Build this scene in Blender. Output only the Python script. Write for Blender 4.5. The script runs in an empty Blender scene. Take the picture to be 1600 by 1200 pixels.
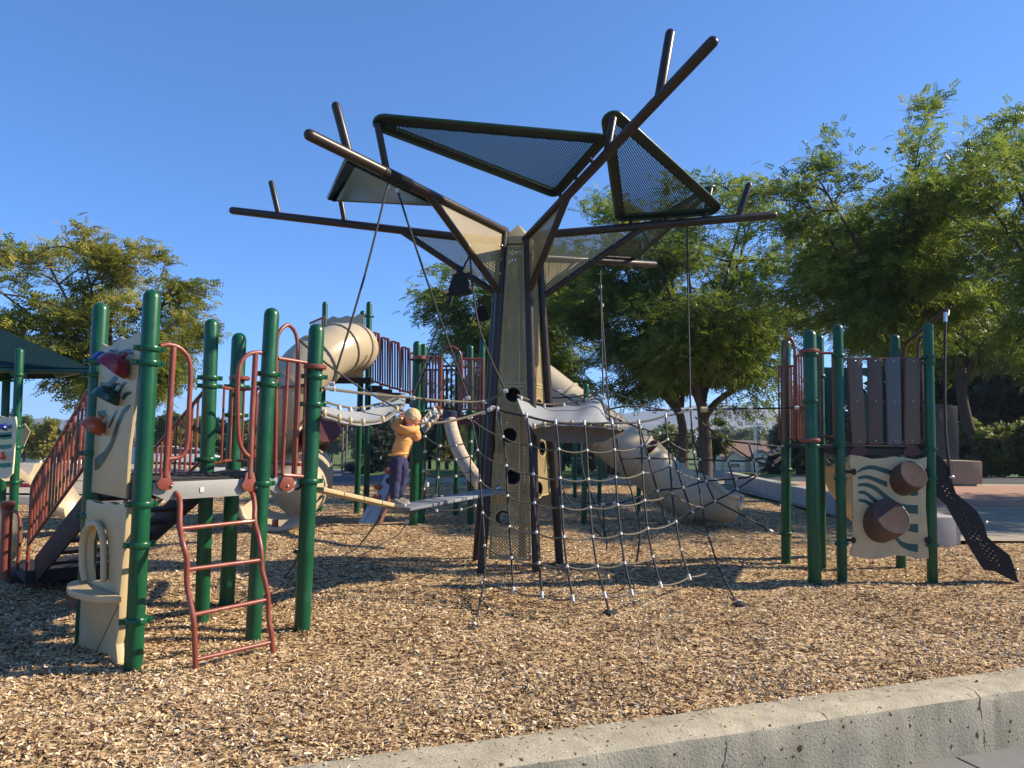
import bpy, bmesh, math, random
import numpy as np
from mathutils import Vector, Matrix
PI = math.pi
R_ = math.radians
SC = bpy.context.scene
COL = SC.collection
random.seed(7)

# ------------------------------------------------------------------ camera
FPX, PITCH, ROLL, HC = 1109.0, R_(4.1), R_(0.75), 1.6
_f = Vector((0, math.cos(PITCH), math.sin(PITCH)))
_r = Vector((1, 0, 0))
_u = _r.cross(_f)
CR = _r * math.cos(ROLL) + _u * math.sin(ROLL)
CU = _u * math.cos(ROLL) - _r * math.sin(ROLL)
CAMP = Vector((0, 0, HC))
cam = bpy.data.cameras.new('camera')
cam.sensor_width = 36.0
cam.lens = 36.0 * FPX / 1600.0
cam.clip_start = 0.05
cam.clip_end = 12000
camo = bpy.data.objects.new('camera', cam)
COL.objects.link(camo)
camo.matrix_world = Matrix(((CR.x, CU.x, -_f.x, 0), (CR.y, CU.y, -_f.y, 0), (CR.z, CU.z, -_f.z, HC), (0, 0, 0, 1)))
SC.camera = camo

# ------------------------------------------------------------------ light
SUN_AZ, SUN_EL = R_(6.0), R_(33.0)      # azimuth measured from +X towards +Y
world = bpy.data.worlds.new('World')
SC.world = world
world.use_nodes = True
_nt = world.node_tree
_bg = _nt.nodes['Background']
_sky = _nt.nodes.new('ShaderNodeTexSky')
_sky.sky_type = 'NISHITA'
_sky.sun_disc = False
_sky.sun_elevation = SUN_EL
_sky.sun_rotation = PI / 2 - SUN_AZ
_sky.altitude = 1400
_sky.air_density = 0.7
_sky.dust_density = 0.0
_sky.ozone_density = 6.0
_gm = _nt.nodes.new('ShaderNodeGamma')          # softens the sky's gradient towards the horizon
_gm.inputs['Gamma'].default_value = 0.76
_tn = _nt.nodes.new('ShaderNodeMix'); _tn.data_type = 'RGBA'; _tn.blend_type = 'MULTIPLY'
_tn.inputs['Factor'].default_value = 1.0; _tn.inputs[7].default_value = (0.60, 0.96, 1.31, 1)
_nt.links.new(_sky.outputs[0], _gm.inputs[0]); _nt.links.new(_gm.outputs[0], _tn.inputs[6])
_nt.links.new(_tn.outputs[2], _bg.inputs[0])
_bg.inputs[1].default_value = 0.152
sl = bpy.data.lights.new('sun', 'SUN')
sl.energy = 5.0
sl.angle = R_(0.5)
sl.color = (1.0, 0.87, 0.67)
so = bpy.data.objects.new('sun', sl)
COL.objects.link(so)
sdir = Vector((math.cos(SUN_EL) * math.cos(SUN_AZ), math.cos(SUN_EL) * math.sin(SUN_AZ), math.sin(SUN_EL)))
so.rotation_euler = sdir.to_track_quat('Z', 'Y').to_euler()
SC.view_settings.view_transform = 'Standard'
SC.view_settings.look = 'None'
SC.view_settings.exposure = 0.88
SC.view_settings.gamma = 1.0

# ------------------------------------------------------------------ helpers
def ray(px, py):
    d = _f + CR * ((px - 800) / FPX) + CU * ((600 - py) / FPX)
    return d / d.y

def P(px, py, Y):
    return CAMP + ray(px, py) * Y

def G(px, py, z=0.0):
    d = ray(px, py)
    return CAMP + d * ((z - HC) / d.z)

class Plane:
    """vertical plane through two ground points; traces outlines onto it"""
    def __init__(s, a, b):
        s.a = Vector((a[0], a[1], 0)); s.u = (Vector((b[0], b[1], 0)) - s.a)
        s.len = s.u.length; s.u.normalize()
        s.n = Vector((s.u.y, -s.u.x, 0))      # towards the viewer for left-to-right planes
    def pt(s, px, py, off=0.0):
        d = ray(px, py)
        t = (s.a - CAMP).dot(s.n) / d.dot(s.n)
        return CAMP + d * t + s.n * off
    def uv(s, px, py):
        p = s.pt(px, py) - s.a
        return (p.dot(s.u), p.z)
    def at(s, u, z, off=0.0):
        return s.a + s.u * u + Vector((0, 0, z)) + s.n * off

MATS = {}
def nmat(name, col, rough=0.5, metal=0.0, var=0.12, vscale=6.0, bump=0.0, bscale=60.0, coat=0.0, col2=None, spec=0.5):
    m = bpy.data.materials.new(name)
    m.use_nodes = True
    nt = m.node_tree
    b = nt.nodes['Principled BSDF']
    tc = nt.nodes.new('ShaderNodeTexCoord')
    nz = nt.nodes.new('ShaderNodeTexNoise')
    nz.inputs['Scale'].default_value = vscale
    nz.inputs['Detail'].default_value = 6
    nz.inputs['Roughness'].default_value = 0.65
    nt.links.new(tc.outputs['Object'], nz.inputs['Vector'])
    rp = nt.nodes.new('ShaderNodeValToRGB')
    c2 = col2 if col2 else tuple(min(1, c * (1 + var)) for c in col)
    c1 = col if col2 else tuple(c * (1 - var) for c in col)
    rp.color_ramp.elements[0].color = (*c1, 1); rp.color_ramp.elements[0].position = 0.32
    rp.color_ramp.elements[1].color = (*c2, 1); rp.color_ramp.elements[1].position = 0.68
    nt.links.new(nz.outputs['Fac'], rp.inputs['Fac'])
    nt.links.new(rp.outputs['Color'], b.inputs['Base Color'])
    b.inputs['Metallic'].default_value = metal
    mr = nt.nodes.new('ShaderNodeMapRange')
    mr.inputs['To Min'].default_value = max(0.02, rough - 0.12); mr.inputs['To Max'].default_value = min(1, rough + 0.12)
    nt.links.new(nz.outputs['Fac'], mr.inputs['Value'])
    nt.links.new(mr.outputs[0], b.inputs['Roughness'])
    b.inputs['Specular IOR Level'].default_value = spec
    b.inputs['Coat Weight'].default_value = coat
    if bump > 0:
        n2 = nt.nodes.new('ShaderNodeTexNoise')
        n2.inputs['Scale'].default_value = bscale
        n2.inputs['Detail'].default_value = 4
        nt.links.new(tc.outputs['Object'], n2.inputs['Vector'])
        bp = nt.nodes.new('ShaderNodeBump')
        bp.inputs['Strength'].default_value = bump
        bp.inputs['Distance'].default_value = 0.01
        nt.links.new(n2.outputs['Fac'], bp.inputs['Height'])
        nt.links.new(bp.outputs[0], b.inputs['Normal'])
    MATS[name] = m
    return m
def scuffs(m, col, scale=9, lo=.60, hi=.70, amt=.5, stretch=(1, 1, .35)):
    """worn, dusty patches with ragged edges"""
    nt = m.node_tree; b = nt.nodes['Principled BSDF']
    tc = nt.nodes.new('ShaderNodeTexCoord'); mp = nt.nodes.new('ShaderNodeMapping'); mp.inputs['Scale'].default_value = stretch
    nt.links.new(tc.outputs['Object'], mp.inputs['Vector'])
    nz = nt.nodes.new('ShaderNodeTexNoise'); nz.inputs['Scale'].default_value = scale; nz.inputs['Detail'].default_value = 9; nz.inputs['Roughness'].default_value = .72
    nt.links.new(mp.outputs[0], nz.inputs['Vector'])
    mr = nt.nodes.new('ShaderNodeMapRange'); mr.inputs['From Min'].default_value = lo; mr.inputs['From Max'].default_value = hi; mr.inputs['To Max'].default_value = amt
    nt.links.new(nz.outputs['Fac'], mr.inputs['Value'])
    mx = nt.nodes.new('ShaderNodeMix'); mx.data_type = 'RGBA'; mx.inputs[7].default_value = (*col, 1)
    src = b.inputs['Base Color'].links[0].from_socket
    nt.links.new(mr.outputs[0], mx.inputs['Factor']); nt.links.new(src, mx.inputs[6]); nt.links.new(mx.outputs[2], b.inputs['Base Color'])
    return m

def perforate(m, pitch, thr):
    """punch a lattice of round holes (real see-through) into a material, over the part's own UVs in metres"""
    nt = m.node_tree
    out = nt.nodes['Material Output']; b = nt.nodes['Principled BSDF']
    uv = nt.nodes.new('ShaderNodeUVMap'); uv.uv_map = 'UVMap'
    sp = nt.nodes.new('ShaderNodeSeparateXYZ')
    nt.links.new(uv.outputs[0], sp.inputs[0])
    def mth(op, a, bb=None):
        n = nt.nodes.new('ShaderNodeMath'); n.operation = op
        for i, x in enumerate((a, bb)):
            if x is None: continue
            if isinstance(x, (int, float)): n.inputs[i].default_value = x
            else: nt.links.new(x, n.inputs[i])
        return n.outputs[0]
    sa = mth('ADD', sp.outputs['X'], sp.outputs['Y']); sb = mth('SUBTRACT', sp.outputs['X'], sp.outputs['Y'])
    k = PI / (pitch * 1.4142)
    w = mth('MULTIPLY', mth('SINE', mth('MULTIPLY', sa, k * 1.0)), mth('SINE', mth('MULTIPLY', sb, k * 1.0)))
    hole = mth('GREATER_THAN', mth('ABSOLUTE', w), thr)
    # solid border where vertex attribute 'solid' says so
    at = nt.nodes.new('ShaderNodeAttribute'); at.attribute_name = 'solid'
    hole = mth('MULTIPLY', hole, mth('LESS_THAN', at.outputs['Fac'], 0.5))
    tr = nt.nodes.new('ShaderNodeBsdfTransparent')
    mx = nt.nodes.new('ShaderNodeMixShader')
    nt.links.new(hole, mx.inputs[0]); nt.links.new(b.outputs[0], mx.inputs[1]); nt.links.new(tr.outputs[0], mx.inputs[2])
    nt.links.new(mx.outputs[0], out.inputs['Surface'])
    return m

GREEN = nmat('green_powder_coat', (0.005, 0.074, 0.029), 0.33, var=0.14, vscale=5, bump=0.05, bscale=180, spec=.4)
GREEN_D = nmat('dark_green_coat', (0.005, 0.038, 0.022), 0.32, var=0.15, bump=0.06, bscale=180, coat=0.15)
RED = nmat('brick_red_coat', (0.21, 0.046, 0.026), 0.38, var=0.14, bump=0.06, bscale=160, coat=0.1)
RED_D = nmat('dark_red_plastic', (0.075, 0.010, 0.009), 0.4, var=0.15)
BROWN = nmat('brown_powder_coat', (0.036, 0.022, 0.016), 0.36, var=0.12, bump=0.0, coat=0.0, spec=.35)
TAN = nmat('tan_plastic', (0.50, 0.38, 0.205), 0.42, var=0.06, vscale=3, bump=0.04, bscale=90)
TANSL = nmat('tan_slide_plastic', (0.42, 0.345, 0.23), 0.30, var=0.09, vscale=2.2, bump=0.03, bscale=30)
TANP = perforate(nmat('tan_perforated_sheet', (0.36, 0.272, 0.122), 0.5, var=0.10), 0.0275, 0.54)
TANS = nmat('tan_sheet', (0.37, 0.28, 0.128), 0.4, var=0.08)
CANP = perforate(nmat('green_perforated_sheet', (0.012, 0.05, 0.036), 0.4, var=0.12), 0.0235, 0.40)
CANG = perforate(nmat('green_canopy_sheet', (0.03, 0.105, 0.075), 0.35, var=0.25, vscale=3), 0.0225, 0.82)
GREY = nmat('grey_deck_coat', (0.30, 0.29, 0.27), 0.5, var=0.08, bump=0.08, bscale=120)
GREYL = nmat('light_grey_membrane', (0.24, 0.25, 0.265), 0.55, var=0.08, vscale=4, bump=0.05)
GREYD = nmat('dark_grey_rubber', (0.040, 0.037, 0.035), 0.75, var=0.15, bump=0.1, spec=.2)
BLACK = nmat('black_climber_plastic', (0.020, 0.018, 0.017), 0.6, var=0.2, bump=0.05, spec=.22)
ROPE_D = nmat('black_rope', (0.02, 0.019, 0.019), 0.7, var=0.35, vscale=80, bump=0.5, bscale=220)
ROPE_T = nmat('beige_rope', (0.14, 0.113, 0.08), 0.8, var=0.3, vscale=80, bump=0.6, bscale=220)
WHITE = nmat('white_plastic_clamp', (0.54, 0.52, 0.48), 0.45, var=0.06)
ALU = nmat('aluminium', (0.55, 0.55, 0.54), 0.3, metal=1.0, var=0.1)
INLAY = nmat('green_inlay', (0.012, 0.062, 0.05), 0.4, var=0.1)
BLUE_B = nmat('blue_bell', (0.012, 0.022, 0.20), 0.28, coat=0.3)
RED_B = nmat('red_bell', (0.24, 0.010, 0.022), 0.28, coat=0.3)
GREEN_B = nmat('green_bell', (0.010, 0.055, 0.032), 0.28, coat=0.3)
ORANGE_B = nmat('orange_bell', (0.48, 0.075, 0.018), 0.28, coat=0.3)

scuffs(GREEN, (.06, .13, .095), 7, .52, .70, .6)
scuffs(RED, (.30, .16, .12), 8, .52, .70, .6)
scuffs(TAN, (.27, .20, .12), 4, .52, .74, .6)
scuffs(TANSL, (.30, .23, .14), 2.2, .54, .74, .5, (1, 1, 1))
scuffs(BROWN, (.10, .075, .06), 6, .58, .74, .4)

class MB:
    def __init__(s):
        s.v = []; s.f = []; s.m = []; s.mi = 0; s.uvs = {}; s.solid = {}
    def add(s, vs, fs):
        o = len(s.v)
        s.v.extend([tuple(p) for p in vs])
        for f in fs:
            s.f.append([i + o for i in f]); s.m.append(s.mi)
        return o
    def tube(s, pts, r, n=10, cap='flat', closed=False, sq=1.0):
        pts = [Vector(p) for p in pts]
        N = len(pts)
        rs = r if isinstance(r, (list, tuple)) else [r] * N
        pts2, rs2 = list(pts), list(rs)
        if cap == 'round' and not closed:
            d1 = (pts[-1] - pts[-2]).normalized(); d0 = (pts[0] - pts[1]).normalized()
            for k in (0.45, 0.75, 0.95):
                pts2.append(pts[-1] + d1 * rs[-1] * k); rs2.append(rs[-1] * math.sqrt(1 - k * k))
            for k in (0.45, 0.75, 0.95):
                pts2.insert(0, pts[0] + d0 * rs[0] * k); rs2.insert(0, rs[0] * math.sqrt(1 - k * k))
        pts, rs = pts2, rs2; N = len(pts)
        up = None; vs = []
        for i in range(N):
            if closed: t = pts[(i + 1) % N] - pts[i - 1]
            elif i == 0: t = pts[1] - pts[0]
            elif i == N - 1: t = pts[-1] - pts[-2]
            else: t = (pts[i + 1] - pts[i]).normalized() + (pts[i] - pts[i - 1]).normalized()
            if t.length < 1e-9: t = Vector((0, 0, 1))
            t.normalize()
            if up is None:
                up = Vector((0, 0, 1)) if abs(t.z) < 0.9 else Vector((1, 0, 0))
            up = (up - t * up.dot(t))
            if up.length < 1e-6: up = t.orthogonal()
            up.normalize()
            w = t.cross(up)
            for k in range(n):
                a = 2 * PI * k / n
                vs.append(pts[i] + (w * math.cos(a) + up * math.sin(a) * sq) * rs[i])
        fs = []
        for i in range(N if closed else N - 1):
            j = (i + 1) % N
            for k in range(n):
                k2 = (k + 1) % n
                fs.append((i * n + k, i * n + k2, j * n + k2, j * n + k))
        if not closed:
            fs.append(list(range(n))[::-1]); fs.append([(N - 1) * n + k for k in range(n)])
        s.add(vs, fs)
        return s
    def box(s, c, sx, sy, sz, rot=None):
        c = Vector(c); vs = []
        for z in (-1, 1):
            for y in (-1, 1):
                for x in (-1, 1):
                    p = Vector((x * sx / 2, y * sy / 2, z * sz / 2))
                    if rot is not None: p = rot @ p
                    vs.append(c + p)
        s.add(vs, [(0, 2, 3, 1), (4, 5, 7, 6), (0, 1, 5, 4), (2, 6, 7, 3), (0, 4, 6, 2), (1, 3, 7, 5)])
        return s
    def prism(s, poly, n, th, solid=0):
        """polygon (3d points, n = outward normal of the front) extruded back by th"""
        poly = [Vector(p) for p in poly]; n = Vector(n).normalized(); N = len(poly)
        # make winding agree with n
        a = Vector((0, 0, 0))
        for i in range(N): a += poly[i].cross(poly[(i + 1) % N])
        if a.dot(n) < 0: poly = poly[::-1]
        back = [p - n * th for p in poly]
        o = s.add(poly + back, [list(range(N)), [N + i for i in range(N)][::-1]] + [(i, N + i, N + (i + 1) % N, (i + 1) % N) for i in range(N)])
        u = Vector((0, 0, 1)).cross(n)
        u = u.normalized() if u.length > 1e-4 else Vector((1, 0, 0))
        w = n.cross(u)
        for i, p in enumerate(poly + back):
            s.uvs[o + i] = (p.dot(u), p.dot(w)); s.solid[o + i] = solid
        return s
    def sphere(s, c, r, sc=(1, 1, 1), nu=12, nv=8, rot=None):
        c = Vector(c); vs = []; fs = []
        for j in range(nv + 1):
            th = PI * j / nv
            for i in range(nu):
                a = 2 * PI * i / nu
                p = Vector((math.sin(th) * math.cos(a) * sc[0], math.sin(th) * math.sin(a) * sc[1], math.cos(th) * sc[2])) * r
                if rot is not None: p = rot @ p
                vs.append(c + p)
        for j in range(nv):
            for i in range(nu):
                i2 = (i + 1) % nu
                fs.append((j * nu + i, (j + 1) * nu + i, (j + 1) * nu + i2, j * nu + i2))
        s.add(vs, fs)
        return s
    def lathe(s, c, axis, prof, n=20, ref=None):
        """prof: list of (along, radius)"""
        c = Vector(c); t = Vector(axis).normalized()
        up = Vector((0, 0, 1)) if abs(t.z) < 0.9 else Vector((1, 0, 0))
        up = (up - t * up.dot(t)).normalized(); w = t.cross(up)
        vs = []; fs = []
        for (h, r) in prof:
            for k in range(n):
                a = 2 * PI * k / n
                vs.append(c + t * h + (w * math.cos(a) + up * math.sin(a)) * r)
        for i in range(len(prof) - 1):
            for k in range(n):
                k2 = (k + 1) % n
                fs.append((i * n + k, i * n + k2, (i + 1) * n + k2, (i + 1) * n + k))
        s.add(vs, fs)
        return s
    def grid(s, pts, th=0.0):
        """pts[i][j] grid of points, optional thickness downwards"""
        ni = len(pts); nj = len(pts[0])
        vs = [p for row in pts for p in row]
        fs = [(i * nj + j, (i + 1) * nj + j, (i + 1) * nj + j + 1, i * nj + j + 1) for i in range(ni - 1) for j in range(nj - 1)]
        s.add(vs, fs)
        if th:
            s.add([Vector(p) - Vector((0, 0, th)) for p in vs], [f[::-1] for f in fs])
            o = len(s.v) - 2 * len(vs); m = len(vs)
            ring = [j for j in range(nj)] + [i * nj + nj - 1 for i in range(1, ni)] + [(ni - 1) * nj + j for j in range(nj - 2, -1, -1)] + [i * nj for i in range(ni - 2, 0, -1)]
            for a, b in zip(ring, ring[1:] + ring[:1]):
                s.f.append([o + a, o + b, o + m + b, o + m + a]); s.m.append(s.mi)
        return s
    def plate(s, outer, holes, fr, th, solidw=0.0):
        """flat plate with holes: 2d outlines, fr(u,v,off) -> 3d point"""
        bm = bmesh.new(); edges = []
        for loop in [outer] + holes:
            vs = [bm.verts.new((u, v, 0)) for (u, v) in loop]
            edges += [bm.edges.new((vs[i], vs[(i + 1) % len(vs)])) for i in range(len(vs))]
        bmesh.ops.triangle_fill(bm, use_beauty=True, use_dissolve=False, edges=edges, normal=(0, 0, 1))
        geo = bm.faces[:]
        ex = bmesh.ops.extrude_face_region(bm, geom=geo)
        for e in ex['geom']:
            if isinstance(e, bmesh.types.BMVert): e.co.z -= th
        bmesh.ops.recalc_face_normals(bm, faces=bm.faces[:])
        bm.verts.ensure_lookup_table(); bm.verts.index_update()
        o = len(s.v)
        for vtx in bm.verts:
            s.v.append(tuple(fr(vtx.co.x, vtx.co.y, vtx.co.z)))
            s.uvs[o + vtx.index] = (vtx.co.x, vtx.co.y)
            s.solid[o + vtx.index] = 0
        for f in bm.faces:
            s.f.append([o + vv.index for vv in f.verts]); s.m.append(s.mi)
        bm.free()
        return s
    def build(s, name, mat, parent=None, bevel=0.0, seg=2, ang=40, fix=True):
        me = bpy.data.meshes.new(name)
        off = ROOTLOC.get(parent.name, Vector((0, 0, 0))) if parent else Vector((0, 0, 0))
        me.from_pydata([(p[0] - off.x, p[1] - off.y, p[2] - off.z) for p in s.v], [], s.f)
        mats = mat if isinstance(mat, (list, tuple)) else [mat]
        for m in mats: me.materials.append(m)
        if len(mats) > 1: me.polygons.foreach_set('material_index', s.m)
        if s.uvs:
            ul = me.uv_layers.new(name='UVMap')
            for lp in me.loops:
                ul.data[lp.index].uv = s.uvs.get(lp.vertex_index, (0, 0))
            at = me.attributes.new('solid', 'FLOAT', 'POINT')
            at.data.foreach_set('value', [float(s.solid.get(i, 0)) for i in range(len(s.v))])
        if bevel > 0 or fix:
            bm = bmesh.new(); bm.from_mesh(me)
            if fix: bmesh.ops.recalc_face_normals(bm, faces=bm.faces[:])
            if bevel > 0:
                es = [e for e in bm.edges if len(e.link_faces) == 2 and e.calc_face_angle(0) > R_(35)]
                bmesh.ops.bevel(bm, geom=es, offset=bevel, segments=seg, affect='EDGES', profile=0.6, clamp_overlap=True)
            bm.to_mesh(me); bm.free()
        me.polygons.foreach_set('use_smooth', [True] * len(me.polygons))
        me.set_sharp_from_angle(angle=R_(ang))
        o = bpy.data.objects.new(name, me)
        COL.objects.link(o)
        if parent:
            o.parent = parent
            ROOTLOC[o.name] = off
        else:
            ROOTLOC[o.name] = Vector((0, 0, 0))
        return o

ROOTLOC = {}
def tag(o, label, cat, group=None):
    o['label'] = label; o['category'] = cat
    if group: o['group'] = group
    return o
def thing(name, label, cat, loc=(0, 0, 0), group=None):
    o = bpy.data.objects.new(name, None)
    o.empty_display_size = 0.2
    COL.objects.link(o)
    o.location = loc
    ROOTLOC[o.name] = Vector(loc)
    return tag(o, label, cat, group)
def struct(o):
    o['kind'] = 'structure'; return o
def lerp(a, b, t): return Vector(a) * (1 - t) + Vector(b) * t
def smooth(t):
    t = max(0.0, min(1.0, t)); return t * t * (3 - 2 * t)
def spline(pts, k=6, closed=False):
    """Catmull-Rom through points"""
    pts = [Vector(p) for p in pts]; out = []; N = len(pts)
    for i in range(N if closed else N - 1):
        if closed: p0, p1, p2, p3 = pts[i - 1], pts[i], pts[(i + 1) % N], pts[(i + 2) % N]
        else: p0, p1, p2, p3 = pts[max(i - 1, 0)], pts[i], pts[i + 1], pts[min(i + 2, N - 1)]
        for j in range(k):
            t = j / k
            out.append(0.5 * ((2 * p1) + (p2 - p0) * t + (2 * p0 - 5 * p1 + 4 * p2 - p3) * t * t + (3 * p1 - p0 - 3 * p2 + p3) * t ** 3))
    if not closed: out.append(pts[-1])
    return out
def sag(a, b, d, n=6):
    return [lerp(a, b, i / n) - Vector((0, 0, d * 4 * (i / n) * (1 - i / n))) for i in range(n + 1)]
def copy_tree(o, parent=None):
    c = o.copy(); COL.objects.link(c); c.parent = parent
    for ch in list(o.children): copy_tree(ch, c)
    return c

def post(parent, base, top, r, mat=None, clamps=(), name='post', zbase=-0.15, cmat=None):
    """base/top world points"""
    base = Vector(base); top = Vector(top); d = (top - base).normalized()
    b0 = base + d * (zbase / d.z)
    o = MB().tube([b0, top - d * r * 0.8], r, 20, 'round').build(name, mat or GREEN, parent)
    for z in clamps:
        c = base + d * ((z - base.z) / d.z)
        m = MB().lathe(c, d, [(-0.019, r * 1.0), (-0.019, r * 1.22), (-0.012, r * 1.3), (0.012, r * 1.3), (0.019, r * 1.22), (0.019, r * 1.0)], 20)
        for a in (0.6, 3.74):
            q = c + Vector((math.cos(a), math.sin(a), 0)) * r * 1.45
            m.box(q, r * 0.55, 0.03, 0.036, Matrix.Rotation(a, 3, 'Z'))
            m.tube([q + Vector((math.sin(a), -math.cos(a), 0)) * 0.026, q - Vector((math.sin(a), -math.cos(a), 0)) * 0.026], 0.008, 8)
        m.build('clamp', cmat or mat or GREEN, o)
    return o
def ppost(parent, bpx, tpx, r, mat=None, clamps=(), Y=None, name='post'):
    g = G(*bpx) if Y is None else P(bpx[0], bpx[1], Y)
    t = P(tpx[0], tpx[1], g.y)
    post(parent, g, t, r, mat, clamps, name)
    return g
def balusters(parent, a0, b0, a1, b1, n, r=0.012, mat=None, ends=True):
    """n bars from line a0-b0 (bottom) to a1-b1 (top)"""
    for i in range(n):
        t = (i + (0 if ends else 1)) / ((n - 1) if ends else (n + 1)) if n > 1 else 0.5
        MB().tube([lerp(a0, b0, t), lerp(a1, b1, t)], r, 8).build('baluster', mat or RED, parent)
def guard(parent, a, b, z0, z1, n, r=0.016, mat=None, name='guardrail'):
    a = Vector((a[0], a[1], 0)); b = Vector((b[0], b[1], 0)); mat = mat or RED
    up = lambda p, z: Vector((p.x, p.y, z))
    o = MB().tube([up(a, z1), up(b, z1)], r, 10).build(name, mat, parent)
    MB().tube([up(a, z0), up(b, z0)], r * 0.9, 10).build('bottom_rail', mat, o)
    balusters(o, up(lerp(a, b, .06), z0), up(lerp(a, b, .94), z0), up(lerp(a, b, .06), z1), up(lerp(a, b, .94), z1), n, 0.011, mat)
    return o

# ------------------------------------------------------------------ ground, paving, walls
CDIR = Vector((0.9443, 0.3290, 0)); CNRM = Vector((0.3290, -0.9443, 0)); CP0 = Vector((-0.30, 3.305, 0))
def behind_curb(x, y):          # > 0 on the playground side, metres from the kerb's front edge
    return -((x - CP0.x) * CNRM.x + (y - CP0.y) * CNRM.y)
def sst(t):
    t = np.clip(t, 0, 1); return t * t * (3 - 2 * t)
def gz(x, y):
    x = np.asarray(x, float); y = np.asarray(y, float)
    wl = sst((-x / np.maximum(y, 1) - 0.14) / 0.06) * (1 - sst((-x / np.maximum(y, 1) - 0.40) / 0.08))
    return -5.0 * np.maximum(sst((y - 20) / 72) * wl, np.clip((y - 33) / 100, 0, 1))
def bumps(x, y):
    x = np.asarray(x, float); y = np.asarray(y, float)
    return 0.026 * np.sin(x * 2.1 + 0.6 * np.sin(y * 1.3)) * np.sin(y * 1.7 + x * 0.5) + 0.013 * np.sin(x * 5.3 + y * 2.2) * np.sin(y * 4.7 - x * 1.1) + 0.005 * np.sin(x * 11 + 3 * np.sin(y * 7)) * np.sin(y * 13 + x * 3)
def sheet(name, mat, xs, ys, zf, keep=None):
    X, Yg = np.meshgrid(xs, ys, indexing='ij')
    Z = zf(X, Yg)
    nx, ny = X.shape
    v = np.stack([X, Yg, Z], -1).reshape(-1, 3)
    idx = np.arange(nx * ny).reshape(nx, ny)
    f = np.stack([idx[:-1, :-1], idx[1:, :-1], idx[1:, 1:], idx[:-1, 1:]], -1).reshape(-1, 4)
    if keep is not None:
        c = v[f].mean(1); f = f[keep(c[:, 0], c[:, 1])]
    me = bpy.data.meshes.new(name)
    me.from_pydata(v.tolist(), [], f.tolist())
    me.polygons.foreach_set('use_smooth', [True] * len(me.polygons))
    me.materials.append(mat)
    o = bpy.data.objects.new(name, me); COL.objects.link(o)
    return struct(o)

def chip_material(name, attr):
    m = bpy.data.materials.new(name); m.use_nodes = True
    nt = m.node_tree; b = nt.nodes['Principled BSDF']; b.inputs['Roughness'].default_value = 0.85
    b.inputs['Specular IOR Level'].default_value = 0.06
    rp = nt.nodes.new('ShaderNodeValToRGB')
    el = rp.color_ramp.elements
    el[0].color = (0.045, 0.024, 0.013, 1); el[0].position = 0.0
    el[1].color = (0.82, 0.71, 0.52, 1); el[1].position = 1.0
    for p, c in ((0.17, (0.13, 0.07, 0.035, 1)), (0.34, (0.29, 0.185, 0.10, 1)), (0.62, (0.53, 0.37, 0.195, 1)), (0.86, (0.69, 0.54, 0.345, 1))):
        e = el.new(p); e.color = c
    nt.links.new(rp.outputs[0], b.inputs['Base Color'])
    tc = nt.nodes.new('ShaderNodeTexCoord')
    if attr:
        at = nt.nodes.new('ShaderNodeAttribute'); at.attribute_name = 'tint'
        nz = nt.nodes.new('ShaderNodeTexNoise'); nz.inputs['Scale'].default_value = 0.8; nz.inputs['Detail'].default_value = 3
        nt.links.new(tc.outputs['Object'], nz.inputs['Vector'])
        mr = nt.nodes.new('ShaderNodeMapRange'); mr.inputs['From Min'].default_value = .3; mr.inputs['From Max'].default_value = .7
        mr.inputs['To Min'].default_value = -0.17; mr.inputs['To Max'].default_value = 0.15
        nt.links.new(nz.outputs['Fac'], mr.inputs['Value'])
        ad = nt.nodes.new('ShaderNodeMath'); ad.operation = 'ADD'
        nt.links.new(at.outputs['Fac'], ad.inputs[0]); nt.links.new(mr.outputs[0], ad.inputs[1])
        nt.links.new(ad.outputs[0], rp.inputs['Fac'])
    else:
        vo = nt.nodes.new('ShaderNodeTexVoronoi'); vo.inputs['Scale'].default_value = 26
        mp = nt.nodes.new('ShaderNodeMapping'); mp.inputs['Scale'].default_value = (1, 1.6, 0.3); mp.inputs['Rotation'].default_value = (0, 0, 0.5)
        nz = nt.nodes.new('ShaderNodeTexNoise'); nz.inputs['Scale'].default_value = 3; nz.inputs['Detail'].default_value = 2
        nt.links.new(tc.outputs['Object'], nz.inputs['Vector'])
        mx = nt.nodes.new('ShaderNodeMix'); mx.data_type = 'VECTOR'; mx.inputs['Factor'].default_value = 0.12
        nt.links.new(tc.outputs['Object'], mx.inputs[4]); nt.links.new(nz.outputs['Color'], mx.inputs[5])
        nt.links.new(mx.outputs[1], mp.inputs['Vector']); nt.links.new(mp.outputs[0], vo.inputs['Vector'])
        sp = nt.nodes.new('ShaderNodeSeparateColor')
        nt.links.new(vo.outputs['Color'], sp.inputs[0])
        mr = nt.nodes.new('ShaderNodeMapRange'); mr.inputs['To Min'].default_value = 0.02; mr.inputs['To Max'].default_value = 0.80
        nt.links.new(sp.outputs[0], mr.inputs['Value']); nt.links.new(mr.outputs[0], rp.inputs['Fac'])
        bp = nt.nodes.new('ShaderNodeBump'); bp.inputs['Strength'].default_value = 0.9; bp.inputs['Distance'].default_value = 0.02
        nt.links.new(sp.outputs[1], bp.inputs['Height']); nt.links.new(bp.outputs[0], b.inputs['Normal'])
    return m

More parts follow.
